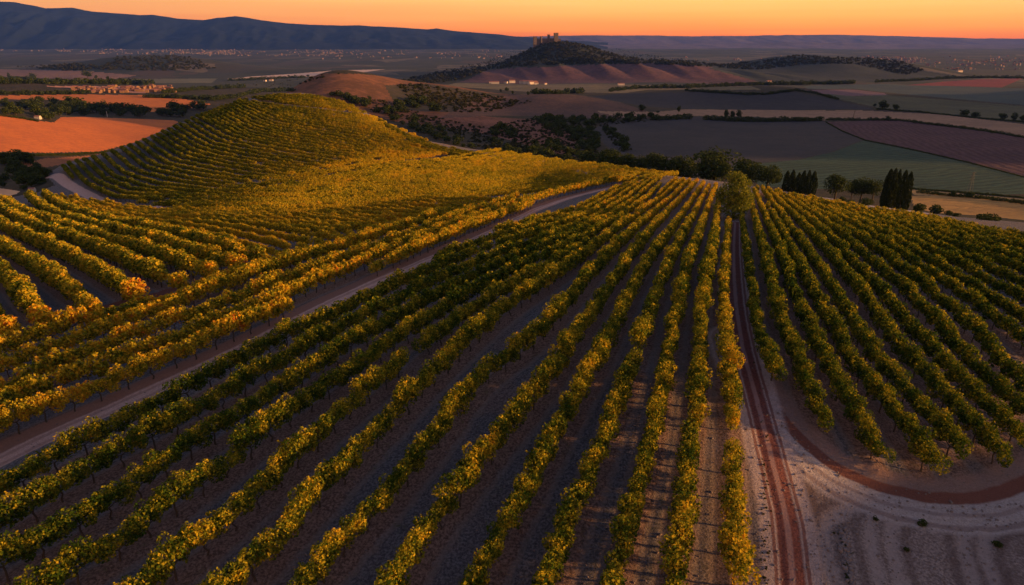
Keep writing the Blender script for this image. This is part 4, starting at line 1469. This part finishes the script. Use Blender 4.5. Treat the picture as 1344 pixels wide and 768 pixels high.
hedge([(1150, 108), (1200, 106), (1250, 103), (1300, 102.5), (1344, 103)], (2.5, 5), 'hedge above the red field at the right', 1.2)
hedge([(1084, 161), (1105, 172.5), (1135, 184.5), (1200, 197.5), (1270, 213.5), (1344, 233)], (1.4, 2.2), 'thin dark bank between the plum and green fields', 1.4)
hedge([(-20, 110), (30, 109.5), (80, 110), (130, 110), (175, 111), (200, 111)], (5, 10), 'thick dark hedge between the brown and pink fields', 1.6)
hedge([(-20, 123.5), (40, 124), (90, 123.5), (116, 122.5)], (4, 7), 'dark hedge between the pink field and the upper orange field', 1.4)
hedge([(-20, 104), (20, 104), (46, 104)], (3, 6), 'short hedge at the left edge of the brown field', 1.3)
hedge([(215, 122.5), (250, 119), (290, 116.5), (320, 115)], (4, 7), 'dark hedge right of the village', 1.4)
hedge([(190, 128), (230, 129), (280, 131), (300, 129)], (4, 8), 'dark hedge along the top right of the upper orange field', 1.5)
hedge([(0, 152), (30, 156), (50, 160)], (2, 4), 'short low hedge on the edge of the lower orange field')
hedge([(280, 132), (312, 128), (330, 123.5), (345, 121), (362, 120.5), (385, 120)], (5, 8), 'dark hedge on the skyline of the vineyard hill', 1.2, ymin=200)
hedge([(0, 203), (40, 204.5), (90, 204), (150, 200)], (2.5, 4.5), 'dark hedge along the bottom of the lower orange field', 1.2, ymin=240)
hedge([(300, 106.5), (340, 104.5), (380, 102.5), (400, 102)], (3, 5), 'dark hedge below the cream strip', 1.2)

# scrub growing over the castle hill and the hillside to the right
sp, ss, st, si = [], [], [], []
for poly, n_, rng_m, ymn in [
    ([(480, 118), (560, 98), (640, 80), (700, 51), (735, 47), (790, 60), (850, 72), (930, 82), (1000, 92), (960, 90), (850, 84), (780, 84), (700, 86), (640, 92), (600, 106), (540, 114)], 3600, (5, 11), 1500),
    ([(930, 86), (1000, 80), (1050, 72), (1110, 77), (1160, 74), (1215, 92), (1190, 99), (1120, 84), (1060, 84), (1000, 92)], 1000, (4, 10), 1700),
    ([(520, 112), (560, 112), (640, 126), (700, 134), (640, 147), (575, 150), (545, 140)], 500, (2, 4.5), 560),
    ([(130, 92), (150, 76), (200, 71), (250, 75), (285, 90), (220, 93)], 500, (5, 11), 1700),
    ([(20, 88), (100, 84), (150, 90), (90, 93)], 200, (6, 12), 1700),
    ([(440, 124), (500, 150), (575, 165), (640, 200), (770, 218), (785, 200), (765, 165), (740, 155), (690, 158), (640, 168), (560, 152), (505, 132)], 1500, (1.0, 3.2), 285),
    ([(745, 160), (864, 151), (864, 158), (800, 164), (830, 198), (815, 200), (790, 170)], 350, (1.0, 2.6), 285),
    ([(300, 112), (420, 98), (460, 96), (380, 115)], 60, (2, 4), 430),
]:
    poly = np.array(poly, float); lo, hi = poly.min(0), poly.max(0)
    uu = rng.uniform(lo[0], hi[0], n_ * 3); vv = rng.uniform(lo[1], hi[1], n_ * 3)
    okp = in_poly(uu, vv, poly)
    for u, v in list(zip(uu[okp], vv[okp]))[:n_]:
        p = drop(u, v, ymin=ymn)[0]
        if np.isnan(p[0]):
            continue
        s_ = rng.uniform(*rng_m)
        sp.append(p - (0, 0, .3)); ss.append((s_, s_, s_ * rng.uniform(.5, .9))); st.append(0.0); si.append(int(rng.integers(0, 5)))
SCRUB = []
for _ in range(5):
    tb, V, F, lv = tree_meshes(g, 'bush', 70, .30)
    SCRUB.append(mesh_np('scrub', V, F, [M['scrub']], None, {'lv': lv}))
so = scatter('scrub', sp, [(0, 0, rng.uniform(0, 6.28)) for _ in sp], ss, st, si, SCRUB)
tag(so, 'dark scrub covering the castle hill and the far hillsides', 'scrub', None, 'stuff')

# ------------------------------------------------------------------ buildings
def px_m(px, Y):
    return px / F_PX * Y * 1.045


def house_mesh(w_, d_, h_, rh, wall='white_wall'):
    mb = MB()
    mb.box((0, 0, h_ / 2 - .5), (w_, d_, h_ + 1), 0, 0)
    x, y = w_ / 2 + .3, d_ / 2 + .4
    V = [(-x, -y, h_ - .1), (x, -y, h_ - .1), (x, y, h_ - .1), (-x, y, h_ - .1), (-x, 0, h_ + rh), (x, 0, h_ + rh)]
    mb.add(V, [(0, 1, 5, 4), (2, 3, 4, 5)], 1)
    mb.add([(-w_ / 2, -d_ / 2, h_), (-w_ / 2, d_ / 2, h_), (-w_ / 2, 0, h_ + rh * .9), (-w_ / 2, 0, h_ + rh * .9),
            (w_ / 2, -d_ / 2, h_), (w_ / 2, d_ / 2, h_), (w_ / 2, 0, h_ + rh * .9), (w_ / 2, 0, h_ + rh * .9)], [(1, 0, 2, 3), (4, 5, 6, 7)], 0)
    return mb.mesh('house', [M[wall], M['roof']])


HOUSES = [house_mesh(10, 7, 4.5, 1.8), house_mesh(14, 8, 5.5, 2.0), house_mesh(8, 7, 6.5, 1.6), house_mesh(18, 9, 4.5, 1.6)]

VILLAGE = [house_mesh(10, 7, 4.5, 1.8, 'village_wall'), house_mesh(14, 8, 5.5, 2.0, 'village_wall'), house_mesh(8, 7, 6.5, 1.6, 'village_wall'), house_mesh(18, 9, 4.5, 1.6, 'village_wall')]
TOWN = [house_mesh(10, 7, 4.5, 1.8, 'town_wall'), house_mesh(14, 8, 5.5, 2.0, 'town_wall'), house_mesh(8, 7, 6.5, 1.6, 'town_wall')]


def house(u, v, label, group, sc=1.0, kind=None, rz=None, ymin=300):
    p = drop(u, v, ymin=ymin)[0]
    if np.isnan(p[0]):
        return
    o = link('house', HOUSES[rng.integers(4) if kind is None else kind], None, p)
    o.rotation_euler = (0, 0, rng.uniform(-.5, .5) if rz is None else rz)
    o.scale = (sc,) * 3
    tag(o, label, 'house', group)
    return o


for k in range(95):
    u = rng.uniform(95, 228)
    t = (u - 95) / 133
    v = rng.uniform(114.5 - 1.5 * t, 122.5 - 1.0 * t)
    o = house(u, v, 'small pale house among the close-packed roofs of the lit village', 'houses of the lit village', rng.uniform(.32, .6))
    if o:
        o.data = VILLAGE[rng.integers(4)]
for u, v, k, s_, lab in [(644, 109.5, 0, .8, 'leftmost white house at the foot of the furrowed hill'), (650, 110, 3, 1.0, 'wide white house second from left at the foot of the furrowed hill'),
                         (664, 109.5, 0, .8, 'white house third from left at the foot of the furrowed hill'), (672, 109, 1, 1.0, 'tall white house fourth from left at the foot of furrowed hill'),
                         (684, 110, 2, .9, 'narrow white house mid-row at the foot of the furrowed hill'), (693, 110, 3, 1.3, 'longest white building at the foot of the furrowed hill'),
                         (699, 110.5, 3, 1.2, 'long white building right of the longest one, furrowed hill foot'), (704, 111, 0, .9, 'white house third from right at the foot of furrowed hill'),
                         (716, 111, 0, .6, 'small white house second from right at the foot of furrowed hill'), (815, 112, 3, .8, 'rightmost white shed at the foot of the furrowed hill')]:
    house(u, v, lab, 'white houses at the foot of the furrowed hill', s_, k)
house(1009, 109.5, 'lone white farmhouse in the trees below the right hillside', None, .9, 1)
house(348, 107, 'tiny white farmhouse left of its neighbour below the cream strip', None, .7, 0)
house(356, 106.5, 'tiny white farmhouse right of its neighbour below the cream strip', None, .7, 1)
house(50, 156, 'white farmhouse with outbuildings on the edge of the wood', None, .36, 0)
house(54, 155, 'white outbuilding right of the farmhouse at the wood edge', None, .26, 2)
house(165, 145, 'white farmhouse half hidden in the wood by the orange field', None, .55, 0)
house(1259, 94.5, 'lone pale farmhouse on the dark plain at the right', None, 1.0, 3)
house(43, 253, 'small white shed on the road bank by the pond', 'none', .17, 2, .2, 150)
del C.objects[[o.name for o in C.objects if o.get('label') == 'small white shed on the road bank by the pond'][0]]['group']

# towns far out on the plain: uncountable specks of pale wall
tp, tr_, ts, ti = [], [], [], []
for u0, u1, vlo, vhi, n_ in [(-20, 130, 59.5, 67, 330), (130, 310, 61.5, 71.5, 760), (270, 450, 65, 74, 380), (420, 660, 66, 78, 260), (1130, 1220, 75, 85, 260), (1130, 1360, 74, 92, 420), (900, 1060, 74, 80, 120)]:
    for _ in range(n_):
        u = rng.uniform(u0, u1)
        f = (u - u0) / (u1 - u0)
        v = rng.uniform(vlo, vhi) + (1.5 * f if u1 < 300 else 0)
        if value_noise(np.array([u / 17.0]), np.array([v / 2.6]), 5)[0] < rng.uniform(-.5, .35):
            continue
        p = drop(u, v, ymin=2500)[0]
        if np.isnan(p[0]):
            continue
        s_ = rng.uniform(.35, .85)
        tp.append(p); tr_.append((0, 0, rng.uniform(-.8, .8))); ts.append((s_ * rng.uniform(.8, 1.5), s_, s_ * rng.uniform(.9, 1.7))); ti.append(int(rng.integers(3)))
to = scatter('distant_town', tp, tr_, ts, [0.0] * len(tp), ti, TOWN)
tag(to, 'pale specks of far-off towns spread across the plain', 'town', None, 'stuff')

# castle ruin on the hilltop
YC = 2300
cx0 = float(XofU(716, YC)); cz0 = float(hgt(cx0, YC))
castle = empty('castle', (cx0, YC, cz0))
tag(castle, 'ruined stone castle with towers on top of the central hill', 'castle')


def tower(u, w_px, v_top, round_=False, name='tower'):
    x = float(XofU(u, YC)); z = float(hgt(x, YC)) - 4
    w_ = px_m(w_px, YC)
    h_ = CAM_Z - float(ray(u, v_top)[1]) * YC - z
    mb = MB()
    if round_:
        mb.tube([(0, 0, 0), (0, 0, h_ - 2.5), (0, 0, h_ - 2.4), (0, 0, h_)], [w_ / 2, w_ / 2, w_ / 2 * 1.12, w_ / 2 * 1.12], 14)
        mb.tube([(0, 0, h_), (0, 0, h_ + .1)], [w_ / 2 * 1.12, .1], 14)
    else:
        mb.box((0, 0, h_ / 2), (w_, w_, h_), .15)
        mb.box((0, 0, h_ - 1.2), (w_ + 1.2, w_ + 1.2, 1.6), .15)
    kk = max(4, int(w_ / 3))
    for i in range(kk):
        if round_:
            a_ = i / kk * 2 * math.pi
            mb.box((math.cos(a_) * w_ * .52, math.sin(a_) * w_ * .52, h_ + .8), (1.5, 1.5, 1.8), a_)
        else:
            for s_ in (-1, 1):
                mb.box(((i + .5) / kk * w_ - w_ / 2, s_ * w_ * .5, h_ + .6), (w_ / kk * .55, 1.0, 1.8), 0)
                mb.box((s_ * w_ * .5, (i + .5) / kk * w_ - w_ / 2, h_ + .6), (1.0, w_ / kk * .55, 1.8), 0)
    o = link(name, mb.mesh(name, [M['stone']]), castle)
    o.location = (x - cx0, 0, z - cz0)
    wd_ = MB()
    for j in range(3):
        wd_.box((0, -w_ * (.5 if not round_ else .5) - .03, h_ * (.35 + .2 * j)), (1.4, .5, 2.6), .0)
    ow = link('window', wd_.mesh('window', [M['glass']]), o)
    return o


tower(728.5, 4.6, 43.8, False, 'keep')
tower(719, 2.9, 45.6, True)
tower(709.5, 2.5, 48.2, True)
tower(701.5, 3.8, 48.6, False)
for ua, ub, vt in ((702, 709, 51.2), (710, 719, 50.8), (719, 726, 50.6), (730, 735, 51.6)):
    xa, xb = float(XofU(ua, YC)), float(XofU(ub, YC))
    z = min(float(hgt(xa, YC)), float(hgt(xb, YC))) - 5
    h_ = CAM_Z - float(ray((ua + ub) / 2, vt)[1]) * YC - z
    mb = MB(); mb.box((0, 0, h_ / 2), (xb - xa, 3.5, h_))
    for i in range(6):
        mb.box(((i + .5) / 6 * (xb - xa) - (xb - xa) / 2, -1.4, h_ + .7), ((xb - xa) / 12, .8, 1.6))
    o = link('curtain_wall', mb.mesh('curtain_wall', [M['stone']]), castle)
    o.location = ((xa + xb) / 2 - cx0, 4, z - cz0)


# masts and poles
def lattice_mast(u, Y, v_top, label):
    x = float(ray(u, v_top + 10)[0]) * Y; z = float(hgt(x, Y)) - .2
    h_ = CAM_Z - float(ray(u, v_top)[1]) * Y - z
    root = empty('power_mast', (x, Y, z), .3)
    b0, b1 = h_ * .085, h_ * .018
    for sx, sy in ((-1, -1), (1, -1), (1, 1), (-1, 1)):
        mb = MB(); mb.tube([(sx * b0, sy * b0, 0), (sx * b1, sy * b1, h_)], [.04, .03], 5)
        link('leg', mb.mesh('leg', [M['steel']]), root)
    mb = MB()
    nb_ = 9
    for i in range(nb_):
        t0, t1 = i / nb_, (i + 1) / nb_
        r0, r1 = b0 + (b1 - b0) * t0, b0 + (b1 - b0) * t1
        cs = [(-1, -1), (1, -1), (1, 1), (-1, 1)]
        for a_, b_ in zip(cs, cs[1:] + cs[:1]):
            mb.tube([(a_[0] * r0, a_[1] * r0, t0 * h_), (b_[0] * r1, b_[1] * r1, t1 * h_)], [.016, .016], 4)
            mb.tube([(b_[0] * r0, b_[1] * r0, t0 * h_), (a_[0] * r1, a_[1] * r1, t1 * h_)], [.016, .016], 4)
    link('bracing', mb.mesh('bracing', [M['steel']]), root)
    for t_, l_ in ((.98, .13), (.86, .18), (.74, .15)):
        mb = MB(); mb.tube([(-h_ * l_, 0, h_ * t_), (0, 0, h_ * t_ + .15), (h_ * l_, 0, h_ * t_)], [.03, .06, .03], 5)
        link('cross_arm', mb.mesh('cross_arm', [M['steel']]), root)
    tag(root, label, 'mast')


lattice_mast(1276, 228, 226, 'lattice power mast standing on the strip behind the gold field')


def pole(u, v_base, v_top, label, lean=0.0, mat='wood', arm=True):
    p = drop(u, v_base, ymin=250)[0]
    h_ = (CAM_Z - float(ray(u, v_top)[1]) * p[1]) - p[2]
    root = empty('utility_pole', p)
    mb = MB(); mb.tube([(0, 0, -.3), (lean * h_, 0, h_)], [.28, .18], 7)
    link('post', mb.mesh('post', [M[mat]]), root)
    if arm:
        mb = MB(); mb.box((lean * h_ * .9, 0, h_ * .9), (2.2, .2, .2))
        link('cross_arm', mb.mesh('cross_arm', [M[mat]]), root)
    tag(root, label, 'pole')


pole(1119, 156, 145, 'leaning wooden pole on the tan strip', .15)
pole(141, 153.5, 146, 'pale thin pole at the top edge of the lower orange field', 0, 'white_wall', False)

# ------------------------------------------------------------------ mountains closing the view
def range_mesh(name, sky, Yfoot, Ycrest, Yback, zfoot, seed, mat, gully=1.0):
    us = np.arange(sky[0][0], sky[-1][0] + 1, 3.0)
    vs = np.interp(us, [s_[0] for s_ in sky], [s_[1] for s_ in sky])
    vs = vs + .5 * fbm(us / 14, us * 0 + seed, seed, 3)
    a_, q_ = ray(us, vs)
    ts_ = np.r_[np.linspace(0, 1, 60), np.linspace(1.02, 1.6, 14)]
    VX, VY, VZ = [], [], []
    for t_ in ts_:
        Y = Yfoot + (Ycrest - Yfoot) * t_ if t_ <= 1 else Ycrest + (Yback - Ycrest) * (t_ - 1) / .6
        crest = CAM_Z - q_ * Ycrest
        X = a_ * Y
        k = t_ ** 1.15 if t_ <= 1 else max(0.0, 1 - ((t_ - 1) / .6) ** 1.5)
        z = zfoot + (crest - zfoot) * k
        if t_ <= 1:
            amp = (crest - zfoot) * .20 * gully * math.sin(math.pi * min(1, t_)) ** .8
            rid = 1 - 2 * np.abs(fbm(X / 520 + t_ * .8, Y / 2400 + 0 * X, seed + 5, 4))
            z = z + amp * (rid - .5) + amp * .5 * fbm(X / 160, Y / 300 + 0 * X, seed + 9, 3)
        VX.append(X); VY.append(np.full_like(X, Y)); VZ.append(z)
    V = np.stack([np.array(VX), np.array(VY), np.array(VZ)], -1)
    r_, c_ = V.shape[:2]
    vi = np.arange(r_ * c_).reshape(r_, c_)
    F = np.stack([vi[:-1, :-1], vi[:-1, 1:], vi[1:, 1:], vi[1:, :-1]], -1).reshape(-1, 4)
    o = link(name, mesh_np(name, V.reshape(-1, 3), F, [mat], None, None, True))
    tag(o, kind='structure')


M['mountain'] = field_mat('mountain_slopes', (.010, .016, .022), (.007, .012, .017), .0012)
M['hazy_hills'] = field_mat('hazy_hills', (.19, .14, .16), (.13, .10, .12), .0012)  # pale mauve of the distant haze is put into the slope colour
LEFT_SKY = [(-420, 12), (-200, 6), (-60, 2), (0, 2), (20, 3), (45, 8), (60, 11), (95, 10), (120, 15), (160, 18), (185, 20), (200, 19), (230, 24), (268, 26.5), (285, 23.5), (310, 21),
            (340, 26), (375, 30.5), (420, 33), (447, 33.5), (470, 33), (500, 35), (520, 36), (560, 38.5), (573, 37.5), (600, 41), (650, 45), (690, 49), (740, 53), (800, 56)]
RIGHT_SKY = [(520, 53), (600, 49.5), (690, 48), (760, 46.8), (830, 46.5), (900, 47.5), (960, 47.5), (1030, 46), (1110, 45.8), (1160, 47), (1230, 49), (1290, 50.5), (1344, 51), (1500, 50), (1750, 49)]
RIGHT_SKY2 = [(760, 60), (860, 57), (960, 57), (1040, 55.5), (1120, 56.5), (1200, 58), (1300, 59), (1420, 57), (1750, 58)]
range_mesh('mountain', LEFT_SKY, 8200, 10500, 12500, -100, 31, M['mountain'], 1.0)
range_mesh('distant_hills', RIGHT_SKY, 11200, 12600, 14000, -90, 47, M['hazy_hills'], .5)
range_mesh('distant_hills', RIGHT_SKY2, 8600, 9600, 10800, -96, 53, M['hazy_hills'], .5)

# ------------------------------------------------------------------ small ground cover of the clearing
gp, gsz, gi_ = [], [], []
WEED_PX = [((1096, 690), (1108, 720), (1116, 768), (1120, 800), 90), ((1003, 600), (1004, 640), (1003, 700), (1001, 768), 110), ((994, 470), (1000, 520), (1003, 560), (1003, 600), 40)]
for a0, a1, a2, a3, n_ in WEED_PX:
    n_ = int(n_ * .8)
    pl = resample([a0, a1, a2, a3], n_)
    for u, v in pl:
        if rng.random() < .3:
            continue
        p = drop(u + rng.normal(0, 4.5), v + rng.normal(0, 6))[0]
        s_ = rng.uniform(.05, .20)
        gp.append(p); gsz.append((s_, s_, s_ * .7)); gi_.append(int(rng.integers(4)))
WEEDS = []
for _ in range(4):
    tb, V, F, lv = tree_meshes(g, 'bush', 60, .28)
    WEEDS.append(mesh_np('weeds', V, F, [M['scrub']], None, {'lv': lv}))
wo_ = scatter('weeds', gp, [(0, 0, rng.uniform(0, 6)) for _ in gp], gsz, [0.0] * len(gp), gi_, WEEDS)
tag(wo_, 'low dry weeds along the edge of the red track and the clearing bank', 'weeds', None, 'stuff')
for u, v, wpx, lab in [(1211, 690, 15, 'dark tuft beside the loop of wheel tracks, nearest the curved track'), (1310, 716, 15, 'dark tuft at the right edge of the clearing'),
                       (1190, 723, 10, 'small dark tuft in the middle of the clearing wheel tracks'), (1150, 683, 9, 'small dark tuft at the top of the wheel track loop')]:
    plant('bush', 'tuft', u, None, v - wpx * .6, wpx, lab, 'tuft', 'dark tufts on the bare clearing', v_base=v)
STONES = []
for _ in range(4):
    mb = MB()
    t_ = np.linspace(0, 2 * math.pi, 8)[:-1]
    r_ = g.uniform(.7, 1.2, 7)
    lo_ = np.c_[np.cos(t_) * r_, np.sin(t_) * r_, np.full(7, -.2)]; hi_ = np.c_[np.cos(t_) * r_ * .6, np.sin(t_) * r_ * .6, .45 + .2 * g.random(7)]
    mb.add(np.r_[lo_, hi_, [(0, 0, .6)]], [(i, (i + 1) % 7, 7 + (i + 1) % 7, 7 + i) for i in range(7)] + [(7 + i, 7 + (i + 1) % 7, 14, 14) for i in range(7)])
    STONES.append(mb.mesh('stone', [plain_mat('clod', (.17, .13, .12), .95, .3, 3)]))
gp, gsz, gi_ = [], [], []
for _ in range(1100):
    u, v = rng.uniform(1000, 1344), rng.uniform(560, 768)
    if not in_poly(np.array([u]), np.array([v]), CLEAR)[0]:
        continue
    p = drop(u, v)[0]
    s_ = .02 + .09 * rng.random() ** 4
    gp.append(p); gsz.append((s_, s_, s_)); gi_.append(int(rng.integers(4)))
for t_ in np.linspace(0, 1, 90):
    p = drop(1104 + 14 * t_ + rng.normal(0, 3), 692 + 80 * t_)[0]
    s_ = rng.uniform(.05, .17)
    gp.append(p); gsz.append((s_, s_, s_)); gi_.append(int(rng.integers(4)))
for _ in range(5000):
    y_ = rng.uniform(26, 62); x_ = float(rng.uniform(-.85, .9)) * y_
    s_ = .025 + .07 * rng.random() ** 3
    gp.append((x_, y_, float(hgt(x_, y_)))); gsz.append((s_, s_, s_)); gi_.append(int(rng.integers(4)))
st_ = scatter('gravel', gp, [(0, 0, rng.uniform(0, 6)) for _ in gp], gsz, [0.0] * len(gp), gi_, STONES)
tag(st_, 'clods and small stones scattered over the bare soil', 'stones', None, 'stuff')

# ------------------------------------------------------------------ air: one even closed box of haze round the scene
HAZE_DENSITY = 3.6e-5
hz = bpy.data.materials.new('haze')
hz.use_nodes = True
ht = hz.node_tree; ht.nodes.clear()
pvn = ht.nodes.new('ShaderNodeVolumePrincipled')
pvn.inputs['Color'].default_value = (.08, .20, .78, 1)
pvn.inputs['Density'].default_value = HAZE_DENSITY
pvn.inputs['Anisotropy'].default_value = 0.0
hout = ht.nodes.new('ShaderNodeOutputMaterial')
ht.links.new(pvn.outputs[0], hout.inputs['Volume'])
hz.cycles.homogeneous_volume = True if hasattr(hz.cycles, 'homogeneous_volume') else False
mb = MB()
zlo = float(GZ2[(np.abs(GX) < 13500) & (GY < 14800)].min()) - 1.5
zhi = 760.0
mb.box((0, 7150, (zlo + zhi) / 2), (40000, 15500, zhi - zlo))
ho = link('haze', mb.mesh('haze', [hz]))
tag(ho, 'pale blue evening haze filling the whole valley', 'haze', None, 'stuff')
